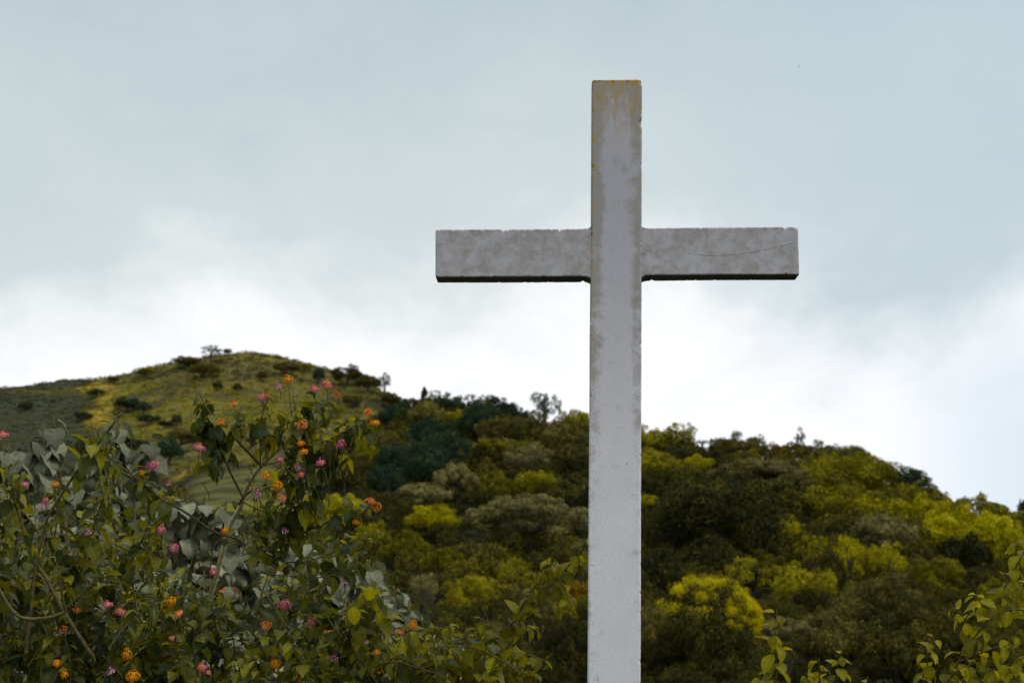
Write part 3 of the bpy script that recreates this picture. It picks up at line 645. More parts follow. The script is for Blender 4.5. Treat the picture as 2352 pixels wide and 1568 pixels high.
 ('tree', 'tree', 'dark brown tree low at the right edge of the cross', 1500, 1400, 130, 1540, 'dome', 'brown'),
 ('pale_shrub', 'shrub', 'pale grey small-leaved shrub behind the upright leafy shoot', 1808, 1418, 120, 1490, 'umbrella', 'grey'),
 ('tree', 'tree', 'very dark tree left of the leafy corner shrub', 2060, 1425, 190, 1568, 'dome', 'darkbr'),
 ('tree', 'tree', 'dark brown tree low behind the upright leafy shoot', 1900, 1400, 150, 1540, 'dome', 'brown'),
 ('tree', 'tree', 'dim brown tree low behind the corner shrub', 2200, 1440, 150, 1568, 'dome', 'darkbr'),
]
for a in trees:
    extra = {'Yw': 63.5} if a[0] == 'pale_shrub' else {}
    if a[0] == 'pale_shrub': extra['trunk_r'] = .03
    r_ = tree(*a, **extra)
    if 'yellow top' in a[2]:
        o = obj('leafy_top', tpl('dome', 'mid', 1), r_[0]); set_mat(o, M['olive']); R, h, hc = r_[1:]
        o.location = (0, 0, h - hc * .34); o.scale = (R * .82, R * .82, hc * .36)
# the tree with the bright young flush
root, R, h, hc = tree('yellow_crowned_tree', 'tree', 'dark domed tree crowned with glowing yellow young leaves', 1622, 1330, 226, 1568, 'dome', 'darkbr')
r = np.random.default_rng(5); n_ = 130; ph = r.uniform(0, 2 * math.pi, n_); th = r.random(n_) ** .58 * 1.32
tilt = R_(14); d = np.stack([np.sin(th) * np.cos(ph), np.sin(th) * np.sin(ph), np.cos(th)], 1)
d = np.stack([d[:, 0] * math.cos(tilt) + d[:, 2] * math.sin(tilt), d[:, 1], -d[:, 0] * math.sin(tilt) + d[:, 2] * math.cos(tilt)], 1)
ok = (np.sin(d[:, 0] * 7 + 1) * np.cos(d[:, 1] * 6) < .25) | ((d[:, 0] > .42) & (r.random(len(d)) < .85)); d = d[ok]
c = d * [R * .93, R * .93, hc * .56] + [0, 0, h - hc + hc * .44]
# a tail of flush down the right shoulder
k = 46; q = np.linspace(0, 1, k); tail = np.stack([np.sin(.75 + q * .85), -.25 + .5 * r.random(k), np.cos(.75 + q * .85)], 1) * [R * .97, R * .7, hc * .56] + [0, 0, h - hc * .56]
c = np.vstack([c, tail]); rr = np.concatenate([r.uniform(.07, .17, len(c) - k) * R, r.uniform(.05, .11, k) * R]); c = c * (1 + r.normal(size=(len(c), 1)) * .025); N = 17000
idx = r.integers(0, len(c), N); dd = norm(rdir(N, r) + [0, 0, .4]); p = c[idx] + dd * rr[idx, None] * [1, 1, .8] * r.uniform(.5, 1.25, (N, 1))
v, f = leaf_quads(p, norm(dd + rdir(N, r) * .7), .085 * r.uniform(.6, 1.3, N), r)
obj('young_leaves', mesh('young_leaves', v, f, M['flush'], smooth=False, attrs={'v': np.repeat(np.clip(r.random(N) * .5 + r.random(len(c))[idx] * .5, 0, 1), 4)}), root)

# palm on the right skyline
Yp = ground_hit(1612, 1040) - 6; q = P(1612, 1016, Yp); zg = float(zt(q[0], Yp)); palm = thing('palm', 'small dark palm silhouetted on the right-hand skyline', 'palm', (q[0], Yp, zg))
hp = q[2] - zg; a = Acc(); a.add(*tube(catmull([(0, 0, -.5), (.1, 0, hp * .5), (0, 0, hp)], per=5), .16, 7)); obj('trunk', mesh('trunk', *a.get(), M['bark']), palm)
a = Acc(); r = np.random.default_rng(3)
for i in range(15):
    ph = i * 2.399; L = r.uniform(1.4, 1.9); up_ = r.uniform(.15, 1.0)
    tt = np.linspace(0, 1, 9); cx_ = L * tt * math.cos(up_ * .9); cz_ = L * (tt * math.sin(up_) - .75 * tt ** 2)
    mid_ = np.stack([cx_ * math.cos(ph), cx_ * math.sin(ph), hp + cz_], 1); a.add(*tube(mid_, np.linspace(.03, .008, 9), 4))
    side = np.array([-math.sin(ph), math.cos(ph), 0])
    for j in range(1, 9):
        for s_ in (-1, 1):
            for kk in (0, .5):
                b0 = mid_[j] * (1 - kk) + mid_[j - 1] * kk; ln = .42 * math.sin(math.pi * (.18 + .75 * tt[j])); e = b0 + side * s_ * ln + np.array([math.cos(ph), math.sin(ph), 0]) * .14 + [0, 0, -.16]
                wv_ = np.array([math.cos(ph), math.sin(ph), 0]) * .03
                a.add(np.array([b0 - wv_, b0 + wv_, e, e]), np.array([[0, 1, 2, 3]]))
v, f = a.get(); obj('fronds', mesh('fronds', v, f, M['teal'], smooth=False, attrs={'v': np.full(len(v), .2)}), palm)

# scrub bushes on the grassy hill: each a bush of its own
scrub = [
 ('long dark thicket across the middle of the grassy hill', 293, 914, 66, 940, 'teal'), ('dark bush at the right tip of the long thicket', 330, 925, 34, 944, 'teal'),
 ('flat dark bush below the long thicket', 340, 952, 48, 970, 'teal'), ('small dark square bush on the grass left of the lantana top', 406, 950, 26, 975, 'teal'),
 ('low dark bush row beneath the square bush', 380, 965, 36, 980, 'darkbr'), ('round dark tree at the foot of the hill behind the grey leaves', 388, 1008, 62, 1062, 'teal'),
 ('dark round shrub just under the skyline right of the peak', 732, 846, 26, 876, 'teal'), ('small dark shrub left of the round skyline shrub', 603, 852, 24, 872, 'darkbr'),
 ('tiny dark shrub in open grass below the peak', 500, 876, 22, 894, 'darkbr'), ('tiny dark shrub right of the one in open grass', 546, 880, 22, 898, 'darkbr'),
 ('grey-brown scrub patch left below the peak tree', 470, 835, 66, 862, 'brown'), ('brown scrub near the skyline right of the peak', 660, 830, 60, 856, 'brown'),
 ('dark scrub clinging to the rocky shoulder of the hill', 800, 842, 70, 880, 'darkbr'), ('dark scrub on the end of the rocky shoulder', 845, 862, 60, 895, 'darkbr'),
 ('dark bush on the bare field edge of the yellow bank', 222, 893, 34, 908, 'teal'), ('dark bush at the lower end of the yellow bank', 192, 945, 40, 962, 'teal'),
 ('brown bush below the rocky shoulder', 812, 905, 46, 932, 'brown'), ('olive bush left below the rocky shoulder', 760, 925, 56, 955, 'olive'),
 ('brown bush behind the right lantana flowers', 815, 960, 60, 1000, 'brown'), ('olive bush right of the terraced field', 758, 1030, 60, 1090, 'brown'),
 ('dark bush at the corner of the terraced field', 790, 1070, 64, 1125, 'darkbr'), ('brown scrub below the long thicket', 420, 985, 70, 1015, 'brown'),
 ('dark scrub on the dark field above the grey leaves', 60, 925, 30, 940, 'darkbr'), ('small scrub on the skyline right of the peak tree', 523, 800, 22, 812, 'brown'),
 ('skyline scrub halfway down the left ridge', 335, 845, 46, 858, 'olive'), ('dark skyline scrub below the left side of the peak', 428, 820, 60, 838, 'brown'),
 ('tiny skyline shrub by the junction of field and grass', 262, 864, 22, 876, 'darkbr'), ('olive scrub on the skyline left of the rocky shoulder', 700, 832, 40, 850, 'olive'),
 ('leafless-looking brown bush among the lantana leaves at the field end', 700, 985, 70, 1030, 'brown'), ('yellow bush in the bright strip right of the lantana', 840, 1010, 50, 1070, 'yellow'),
]
for (lb, cx, top, wd, bot, mt) in scrub: tree('scrub_bush' if 'tree' not in lb else 'round_tree', 'bush' if 'tree' not in lb else 'tree', lb, cx, top, wd, bot, 'dome', mt, limbs=2)

# undergrowth that fills the forest floor between the trees (nobody could count it)
def tufts(name, label, n, sampler, size, per, leafrel, mt, seed, vbias=0.0, flat=.8):
    r = np.random.default_rng(seed); px, yw = sampler(r, n); xw = (px - 1176) / F_PX * yw * 1.012
    z = zt(xw, yw); rad = r.uniform(size[0], size[1], len(px)) * (.5 + .5 * yw / 200)
    idx = np.repeat(np.arange(len(px)), per); N = len(idx); d = rdir(N, r); d[:, 2] = np.abs(d[:, 2])
    p = np.stack([xw, yw, z], 1)[idx] + d * rad[idx, None] * [1, 1, flat] * r.uniform(.55, 1.1, (N, 1))
    v, f = leaf_quads(p, norm(d + [0, 0, .3] + rdir(N, r) * .5), rad[idx] * leafrel * r.uniform(.6, 1.3, N), r)
    cv = np.clip(.5 + .5 * np.sin(xw * .11 + 2 * np.sin(yw * .06)) * np.cos(yw * .09) * 1.0 + r.normal(size=len(px)) * .25 + vbias + (.45 * np.exp(-((yw - 345 - 12 * np.sin(px * .03)) / 30) ** 2) - .22 * sm(yw, 395, 420) + .28 * np.sin(xw * .045 + 2) * np.sin(yw * .05 + xw * .02) if name == 'hill_grass' else 0), 0, 1)
    val = np.clip(.7 * cv[idx] + .3 * r.random(N), 0, 1)
    tag(obj(name, mesh(name, v, f, M[mt], smooth=False, attrs={'v': np.repeat(val, 4)})), label, name.split('_')[-1], kind='stuff')
def samp_forest(r, n):
    px = r.uniform(800, 2420, n); lo = np.full(n, 62.0); hi = np.interp(px, [800, 900, 1350, 1640, 2352], [260, 390, 275, 210, 188]); return px, lo + (hi - lo) * r.random(n) ** .8
def mass(name, label, cat, recs, mt, seed):
    """many low shrubs nobody could count, merged into one object; rec = x, y, z, radius, height, tone"""
    r = np.random.default_rng(seed)
    tp_ = {}
    for lod, (ncl, per, leaf) in {'near': (30, 150, .062), 'far': (26, 64, .105)}.items(): tp_[lod] = [crown_template('dome', ncl, per, leaf, 70 + q) for q in range(3)]
    V_, F_, A_ = [], [], []; n0 = 0
    for (x, y, z, R, H, tone) in recs:
        tv, tf, ta = tp_['near' if y < 120 else 'far'][r.integers(3)]; an = r.random() * 6.28; c_, s_ = math.cos(an), math.sin(an)
        v = np.stack([(tv[:, 0] * c_ - tv[:, 1] * s_) * R + x, (tv[:, 0] * s_ + tv[:, 1] * c_) * R + y, (tv[:, 2] - .12) * H + z], 1)
        V_.append(v); F_.append(tf + n0); A_.append(np.clip(ta * .5 + tone * .6 - .05, 0, 1)); n0 += len(v)
    tag(obj(name, mesh(name, np.vstack(V_), np.vstack(F_), M[mt], smooth=False, attrs={'v': np.concatenate(A_)})), label, cat, kind='stuff')
r = np.random.default_rng(41); recs = []
HI = lambda px: np.interp(px, [800, 900, 1350, 1640, 2352], [255, 375, 262, 202, 180])
tries = 0
while len(recs) < 640 and tries < 20000:
    tries += 1; px = r.uniform(800, 2420); hi = HI(px); y = 62 + (hi - 62) * r.random() ** .75; x = (px - 1176) / F_PX * y * 1.012
    R = r.uniform(1.2, 2.4) * (.45 + .55 * y / 150)
    if any((x - q[0]) ** 2 + (y - q[1]) ** 2 < (.66 * (R + q[3])) ** 2 for q in recs): continue
    tone = np.clip(.38 + .35 * math.sin(x * .07 + 1.7) * math.cos(y * .05) + r.normal() * .22 + (.32 if px > 1850 and y > 105 else .06), 0, 1)
    recs.append((x, y, float(zt(x, y)), R, R * r.uniform(1.0, 1.6), tone))
SKY = [(880, 900), (990, 906), (1100, 922), (1200, 958), (1350, 972), (1480, 1004), (1600, 1016), (1700, 1024), (1800, 1046), (1850, 1048), (1900, 1046), (1990, 1056), (2060, 1092), (2100, 1118), (2160, 1155), (2240, 1182), (2400, 1200)]
for px in np.arange(890, 2400, 15.0):
    top = np.interp(px, [a for a, _ in SKY], [b for _, b in SKY]) + r.uniform(-2, 12); y = ground_hit(px, top); p = P(px, top, y); g = float(zt(p[0], y)); w_ = r.uniform(14, 26) / F_PX * y
    recs.append((p[0], y, g - .2, w_, max(p[2] - g, .6) * 1.12, np.clip(r.uniform(.1, .6), 0, 1)))
mass('forest_undergrowth', 'dense brown and olive undergrowth filling the forest slopes', 'undergrowth', recs, 'under', 11)
def samp_valley(r, n):
    px = r.uniform(-60, 850, n); y = 62 + 175 * r.random(n); ok = ~((px > 435) & (px < 740) & (y > 192) & (y < 245)); return px[ok], y[ok]
tufts('valley_scrub', 'low green scrub in the valley below the grassy hill', 1500, samp_valley, (.8, 1.8), 36, .35, 'under', 12, .15)
def samp_grass(r, n):
    px = r.uniform(195, 900, n); y = r.uniform(248, 468, n); return px, y
tufts('hill_grass', 'rough yellow-green grass and low scrub covering the hill', 6500, samp_grass, (.2, .8), 12, .5, 'grass', 13, .05, .55)
def samp_field(r, n):
    px = r.uniform(-80, 215, n); y = 255 + np.floor(r.random(n) * 44) * 4.6 + r.normal(size=n) * .5; return px, y
tufts('tea_rows', 'dark rows of low crop plants on the left field', 4200, samp_field, (.2, .5), 12, .5, 'darkbr', 14, .1, .5)

# fence posts by the terraced field, blue roof, bird
for i, (px, py, hpx) in enumerate([(452, 1112, 34), (464, 1040, 12)]):
    pass
Yb = 175.0; q = P(675, 1139, Yb); shed = thing('shed', 'small shed with a bright blue roof half hidden by lantana leaves', 'shed', (q[0], Yb, float(zt(q[0], Yb))))
hz = q[2] - float(zt(q[0], Yb)); hz = max(hz, 1.6); sc_ = Yb / F_PX
v, f = box(-7 * sc_, 7 * sc_, -.5, .5, -.6, hz - .15); obj('wall', mesh('wall', v, f, M['timber'], smooth=False), shed)
w2 = 9 * sc_; rv = np.array([(-w2, -.75, hz - .20), (w2, -.75, hz - .08), (w2, 0, hz + .18), (-w2, 0, hz + .10), (w2, .75, hz - .1), (-w2, .75, hz - .2)]); rv = np.vstack([rv, rv - [0, 0, .05]])
obj('roof', mesh('roof', rv, [(0, 1, 2, 3), (3, 2, 4, 5), (9, 8, 7, 6), (11, 10, 8, 9), (0, 6, 7, 1), (4, 10, 11, 5), (0, 3, 9, 6), (3, 5, 11, 9), (1, 7, 8, 2), (2, 8, 10, 4)], M['blue_sheet'], smooth=False), shed)
q = P(1836, 153, 220.0)
a = Acc(); xs = np.linspace(-1, 1, 13)
def ell(c, r3, n=8):
    th = np.linspace(0, math.pi, n); ph = np.linspace(0, 2 * math.pi, n * 2, endpoint=False)
    v = np.stack([np.sin(th)[:, None] * np.cos(ph), np.sin(th)[:, None] * np.sin(ph), np.cos(th)[:, None] * np.ones_like(ph)], -1) * r3 + c; return v.reshape(-1, 3), grid_faces(n, n * 2, True)
a.add(*ell(np.zeros(3), np.array([.035, .11, .035]))); a.add(*ell(np.array([0, -.115, .01]), np.array([.022, .032, .022])))
for s_ in (-1, 1):
    wx = np.linspace(0, .24, 6) * s_; ch = np.array([.07, .075, .065, .05, .03, .006]); wz = .02 + .25 * np.abs(wx) - 1.1 * wx ** 2; sw = np.abs(wx) * .35
    a.add(np.vstack([np.stack([wx, sw - ch / 2, wz], 1), np.stack([wx, sw + ch / 2, wz], 1), np.stack([wx, sw - ch / 2, wz - .008], 1), np.stack([wx, sw + ch / 2, wz - .008], 1)]),
          np.array([(i, i + 1, 7 + i, 6 + i) for i in range(5)] + [(12 + i, 18 + i, 19 + i, 13 + i) for i in range(5)] + [(i, 12 + i, 13 + i, i + 1) for i in range(5)] + [(6 + i, 7 + i, 19 + i, 18 + i) for i in range(5)]))
a.add(np.array([(-.02, .09, 0), (.02, .09, 0), (.035, .19, 0), (-.035, .19, 0)]), np.array([[0, 1, 2, 3]]))
bird = obj('bird', mesh('bird', *a.get(), M['feather']), loc=tuple(q)); bird.rotation_euler = (0, R_(8), R_(60)); tag(bird, 'tiny dark bird flying high to the right of the cross', 'bird')

# ------------------------------------------------------------------ near plants: leaves
def leaf_tpl(wid, curl, fold, wave, rows_=9, cols_=4, power=.78, tip=.22, heart=0.0):
    tt = np.linspace(0, 1, rows_); u = np.linspace(-1, 1, cols_ + 1)
    wdt = wid * np.sin(math.pi * tt ** power) ** .85 * (1 - tip * tt) ; wdt[0] = .012; wdt[-1] = .004
    T, U = np.meshgrid(tt, u, indexing='ij')
    x = U * wdt[:, None]; y = T - heart * np.abs(U) * np.sin(math.pi * np.minimum(T * 2.2, 1)) * .35
    ang = curl * T; yb = np.where(abs(curl) > 1e-3, np.sin(ang) / curl, T); zb = -(1 - np.cos(ang)) / curl
    z = zb + fold * np.abs(x) + wave * np.sin(T * 16 + (U > 0) * 1.5) * np.abs(U) ** 2 * wid
    v = np.stack([x, yb + (y - T), z], -1).reshape(-1, 3)
    vein = np.maximum((np.abs(U) < .2) * 1.0, ((np.arange(rows_)[:, None] % 2) == 1) * .6 * np.ones_like(U)).ravel()
    return v, grid_faces(rows_, cols_ + 1), vein
LT = [leaf_tpl(w_, c_, f_, wv_) for w_, c_, f_, wv_ in ((.31, .9, .35, .05), (.33, 1.5, .25, .07), (.29, .5, .5, .05), (.34, 1.1, .12, .09))]
BT = [leaf_tpl(w_, c_, f_, wv_, power=.86, tip=.08) for w_, c_, f_, wv_ in ((.34, .9, .2, .03), (.36, 1.5, .15, .05), (.35, .5, .3, .03), (.33, 2.0, .2, .04))]
FT = [leaf_tpl(w_, c_, f_, wv_, 11, 6, .68, .12, .4) for w_, c_, f_, wv_ in ((.46, 1.0, .12, .07), (.48, 1.6, .05, .09), (.44, .6, .22, .06), (.47, 2.1, .1, .08))]
class Leaves:
    def __init__(s, tpls): s.t = tpls; s.rec = [[] for _ in tpls]
    def add(s, p, d, up, size, v):
        s.rec[random.randrange(len(s.t))].append((*p, *d, *up, size, v))
    def build(s, name, mt, parent, base):
        V_, F_, A_, N_ = [], [], [], []; n0 = 0
        for (tv, tf, tn), rec in zip(s.t, s.rec):
            if not rec: continue
            a = np.array(rec); p, d, up_, sz, val = a[:, :3], norm(a[:, 3:6]), a[:, 6:9], a[:, 9], a[:, 10]
            x = norm(np.cross(d, up_)); z = np.cross(x, d)
            v = p[:, None] + sz[:, None, None] * (tv[None, :, 0:1] * x[:, None] + tv[None, :, 1:2] * d[:, None] + tv[None, :, 2:3] * z[:, None])
            k = len(tv); V_.append(v.reshape(-1, 3)); F_.append((tf[None] + (np.arange(len(a)) * k)[:, None, None] + n0).reshape(-1, 4)); A_.append(np.repeat(val, k)); N_.append(np.tile(tn, len(a))); n0 += len(a) * k
        return obj(name, mesh(name, np.vstack(V_) - base, np.vstack(F_), mt, attrs={'v': np.concatenate(A_), 'vein': np.concatenate(N_)}), parent)

# flower heads: small domes of four-petalled florets
def head_mesh(name, cols, seed, nfl=21, R=.0138, maxang=1.55, open_=1.0):
    r = np.random.default_rng(seed); vs_, fs, cs = [], [], []; n0 = 0
    for i in range(nfl):
        th = maxang * math.sqrt((i + .5) / nfl); ph = i * 2.399 + r.normal() * .15
        d = np.array([math.sin(th) * math.cos(ph), math.sin(th) * math.sin(ph), math.cos(th)]); c = d * R * (1 + r.normal() * .17) * [1.25, 1.2, .52]
        ci = cols[0] if th < maxang * .45 else cols[1] if th < maxang * .75 else cols[2]
        ey = np.array(EYE.get(tuple(ci), ci)); ci = np.clip(np.array(ci) * r.uniform(.8, 1.15), 0, .95); a = norm(np.cross(d, [.3, .2, .93])); b = np.cross(d, a); spin = r.random() * 6
        for k in range(4):
            an = spin + k * math.pi / 2; u = a * math.cos(an) + b * math.sin(an); w_ = np.cross(d, u); L = .0060 * open_ * r.uniform(.85, 1.15)
            pts = [c, c + u * L * .5 + w_ * L * .42 + d * .0006, c + u * L + w_ * L * .22 - d * .0005, c + u * L - w_ * L * .22 - d * .0005, c + u * L * .5 - w_ * L * .42 + d * .0006]
            vs_ += [pts[0], pts[1], pts[2], pts[0], pts[2], pts[3], pts[0], pts[3], pts[4]]; cs += [ey * .8 if q % 3 == 0 else ci for q in range(9)]
            fs += [(n0, n0 + 1, n0 + 2), (n0 + 3, n0 + 4, n0 + 5), (n0 + 6, n0 + 7, n0 + 8)]; n0 += 9
        # tube
        foot = d * R * .2 - np.array([0, 0, .004]); q = .0011
        vs_ += [c + a * q, c + b * q, c - a * q, foot]; cs += [ci * .8] * 4; fs += [(n0, n0 + 1, n0 + 3), (n0 + 1, n0 + 2, n0 + 3), (n0 + 2, n0, n0 + 3)]; n0 += 4
    g = np.array((.10, .12, .02)); base = np.array([0, 0, -.006])
    for k in range(7):
        an = k * .9; u = np.array([math.cos(an), math.sin(an), 0.1]); w_ = np.array([-math.sin(an), math.cos(an), 0])
        vs_ += [base, base + u * .009 + w_ * .002, base + u * .009 - w_ * .002]; cs += [g] * 3; fs += [(n0, n0 + 1, n0 + 2)]; n0 += 3
    if open_ > .7:       # the small unopened buds in the middle
        for k in range(6):
            an = k * 1.05; c = np.array([math.cos(an) * .003, math.sin(an) * .003, R * .86]); q = .0014
            vs_ += [c + [q, 0, 0], c + [0, q, 0], c - [q, 0, 0], c + [0, 0, .003]]; cs += [np.array(cols[3])] * 4; fs += [(n0, n0 + 1, n0 + 3), (n0 + 1, n0 + 2, n0 + 3), (n0 + 2, n0, n0 + 3)]; n0 += 4
    return mesh(name, np.array(vs_), np.array(fs), M['petal'], smooth=False, cols=np.array(cs))
ORA, YEL, SAL, PIN, MAG, PUR, RED = (.95, .33, .008), (.95, .60, .02), (.95, .34, .07), (.88, .27, .25), (.76, .18, .36), (.72, .30, .56), (.75, .12, .02)
EYE = {ORA: (.80, .16, .02), YEL: (.85, .30, .02), SAL: (.85, .30, .03), PIN: (.85, .42, .12), MAG: (.62, .10, .22), PUR: (.80, .55, .60)}
HEADS = {'orange': [head_mesh('flower_head', (YEL, ORA, ORA, RED), 1 + i) for i in range(2)], 'salmon': [head_mesh('flower_head', (ORA, SAL, PIN, RED), 5 + i) for i in range(2)],
         'pink': [head_mesh('flower_head', (SAL, PIN, MAG, MAG), 9 + i) for i in range(2)], 'magenta': [head_mesh('flower_head', (PIN, MAG, MAG, PUR), 13 + i) for i in range(2)],
         'purple': [head_mesh('flower_head', (MAG, PUR, PUR, MAG), 15 + i, nfl=9) for i in range(2)], 'red': [head_mesh('flower_head', (RED, (.75, .17, .04), ORA, RED), 18, nfl=12, R=.010, open_=.6)],
         'bud': [head_mesh('flower_bud', ((.30, .24, .012), (.26, .26, .015), (.15, .17, .015), (.4, .25, .01)), 21 + i, nfl=12, R=.0075, maxang=1.25, open_=.42) for i in range(2)]}

class Plant:
    def __init__(s, name, label, cat, base, tpls, leafm, group=None):
        s.base = np.array(base, float); s.root = thing(name, label, cat, base, group or {'lantana_shrub': 'lantana shrubs in the foreground', 'leafy_shoot': 'leafy shoots at the bottom right', 'grey_leaved_shrub': 'grey felt-leaved shrubs behind the lantana'}.get(name)); s.L = Leaves(tpls); s.leafm = leafm
        s.st = {'stem_pale': Acc(), 'stem_green': Acc(), 'stem_dark': Acc()}
    def stem(s, pts, r0, r1, mt='stem_green', sides=6): 
        if getattr(s, 'major', False): obj('stem', mesh('stem', tube(pts, np.linspace(r0, r1, len(pts)), sides)[0] - s.base, tube(pts, np.linspace(r0, r1, len(pts)), sides)[1], M[mt]), s.root)
        else: s.st[mt].add(*tube(pts, np.linspace(r0, r1, len(pts)), sides))
    def leaves_on(s, pts, start, spacing, size, v=(.2, .8), droop=.5, tipsmall=.35, prob=.95, spread=1.0):
        seg = np.linalg.norm(np.diff(pts, axis=0), axis=1); cum = np.concatenate([[0], np.cumsum(seg)]); Lt = cum[-1]; pos = start * Lt; k = random.random() * 3
        while pos < Lt:
            f = pos / Lt; p = np.array([np.interp(pos, cum, pts[:, i]) for i in range(3)]); q = np.array([np.interp(min(pos + .01, Lt + .01), cum, pts[:, i]) for i in range(3)])
            i0 = min(np.searchsorted(cum, pos, side='right'), len(pts) - 1); t_ = norm(pts[i0] - pts[i0 - 1]); a = norm(np.cross(t_, [.2, .3, .9])); b = np.cross(t_, a)
            rem = (Lt - pos); szf = tipsmall + (1 - tipsmall) * min(1, rem / (size * 1.6)); k += math.pi / 2 + random.gauss(0, .2)
            for s_ in (0, math.pi):
                if random.random() > prob: continue
                out_ = a * math.cos(k + s_) + b * math.sin(k + s_)
                d = out_ * spread + t_ * random.uniform(.15, .6) + np.array([0, 0, -droop * random.uniform(.3, 1.5)]); d = norm(d + np.array([random.gauss(0, .12) for _ in range(3)]))
                up_ = norm(np.array([random.gauss(0, .30), random.gauss(-.1, .30), 1.0]) + t_ * .4)
                sz = size * szf * random.uniform(.72, 1.2)
                s.L.add(p + d * .006, d, up_, sz, min(1, max(0, random.uniform(*v))))
            pos += spacing * (1 - .45 * f) * random.uniform(.8, 1.2)
    def sideshoots(s, pts, start, every, ln, size, v, droop=.6):
        seg = np.linalg.norm(np.diff(pts, axis=0), axis=1); cum = np.concatenate([[0], np.cumsum(seg)]); pos = start * cum[-1]
        while pos < cum[-1] * .93:
            p = np.array([np.interp(pos, cum, pts[:, i]) for i in range(3)]); i0 = min(np.searchsorted(cum, pos, side='right'), len(pts) - 1); t_ = norm(pts[i0] - pts[i0 - 1])
            d = norm(t_ * .5 + np.array([random.gauss(0, .7), random.gauss(0, .5), random.uniform(.1, .8)])); L = random.uniform(*ln)
            q = catmull([p, p + d * L * .5 + [0, 0, .004], p + d * L + [0, 0, .012]], per=3); s.stem(q, .0014, .0009, 'stem_green', 5); s.leaves_on(q, .25, .018, size, v, droop, .5)
            pos += every * random.uniform(.7, 1.3)
    def finish(s, leafname='leaves'):
        for k, a in s.st.items():
            if a.n: 
                v, f = a.get(); o = tag(obj('twigs', mesh('twigs', v - s.base, f, M[k]), s.root), kind='stuff')
        if any(s.L.rec): s.L.build(leafname, s.leafm, s.root, s.base)
def w3(pts, y0, y1):
    n = len(pts); return np.array([P(px, py, y0 + (y1 - y0) * i / max(1, n - 1)) for i, (px, py) in enumerate(pts)])
PX1 = 4.5 / F_PX      # metres per picture pixel at the lantana's distance
HEADLAB = {'orange': 'orange and yellow flower head', 'salmon': 'salmon orange flower head', 'pink': 'pink flower head with orange centre', 'magenta': 'magenta pink flower head', 'purple': 'small pale purple flower head', 'red': 'small closed red-orange flower head', 'bud': 'yellow-green bud cluster'}
def flower(pl, kind, px, py, Yw, sc=1.0, tilt=None, stalk=True, face=.45):
    p = P(px, py, Yw); me = random.choice(HEADS[kind]); o = obj('flower_bud' if kind == 'bud' else 'flower_head', me, pl.root); o.location = tuple(p - pl.base)
    ax = random.gauss(0, .35) if tilt is None else tilt
    o.rotation_euler = (R_(90) * face * random.uniform(.25, 1.25), ax, random.uniform(-.3, .3)); o.scale = (sc * (.70 if kind != 'bud' else .9) * random.uniform(.85, 1.1), sc * .74, sc * .78 * random.uniform(.8, 1.15))
    if kind != 'bud': o['label'] = HEADLAB[kind]
    if stalk:
        e = p + np.array([-math.sin(ax) * .02 + random.gauss(0, .006), .012 + .01 * random.random(), -.045 * sc]); pl.stem(catmull([e, (p + e) / 2 + [.003, .002, 0], p - [0, 0, .004]], per=3), .0014, .0010, 'stem_green', 5)

def inside(env, px, py): return py > np.interp(px, [e[0] for e in env], [e[1] for e in env])
def fill(pl, env, n, xr, yr, depth, ln, size, spacing=.028, v=(.05, .75), droop=.5, maxpy=1700, buds=0, thick=.0026):
    k = 0; tries = 0
    while k < n and tries < n * 30:
        tries += 1; px = random.uniform(*xr); py = random.uniform(yr[0], maxpy)
        if not inside(env, px, py): continue
        Yw = random.uniform(*depth); L = random.uniform(*ln); ang = random.gauss(0, .75); tip = P(px, py, Yw); dy = random.gauss(0, .35)
        d = norm(np.array([math.sin(ang), dy - .15, math.cos(ang) * .9 + .1])); st_ = tip - d * L; bend = np.array([random.gauss(0, .02), random.gauss(0, .02), .02]); pts = catmull([st_, (st_ + tip) / 2 + bend, tip], per=4)
        pl.stem(pts, thick, .0012, random.choice(['stem_green', 'stem_green', 'stem_dark']), 5); pl.leaves_on(pts, .12, spacing, size, v, droop)
        if random.random() < buds: qx, qy = proj(tip); flower(pl, 'bud', float(qx), float(qy) - 6, float(tip[1]), random.uniform(.7, 1.1), stalk=True)
        k += 1

LS = .062
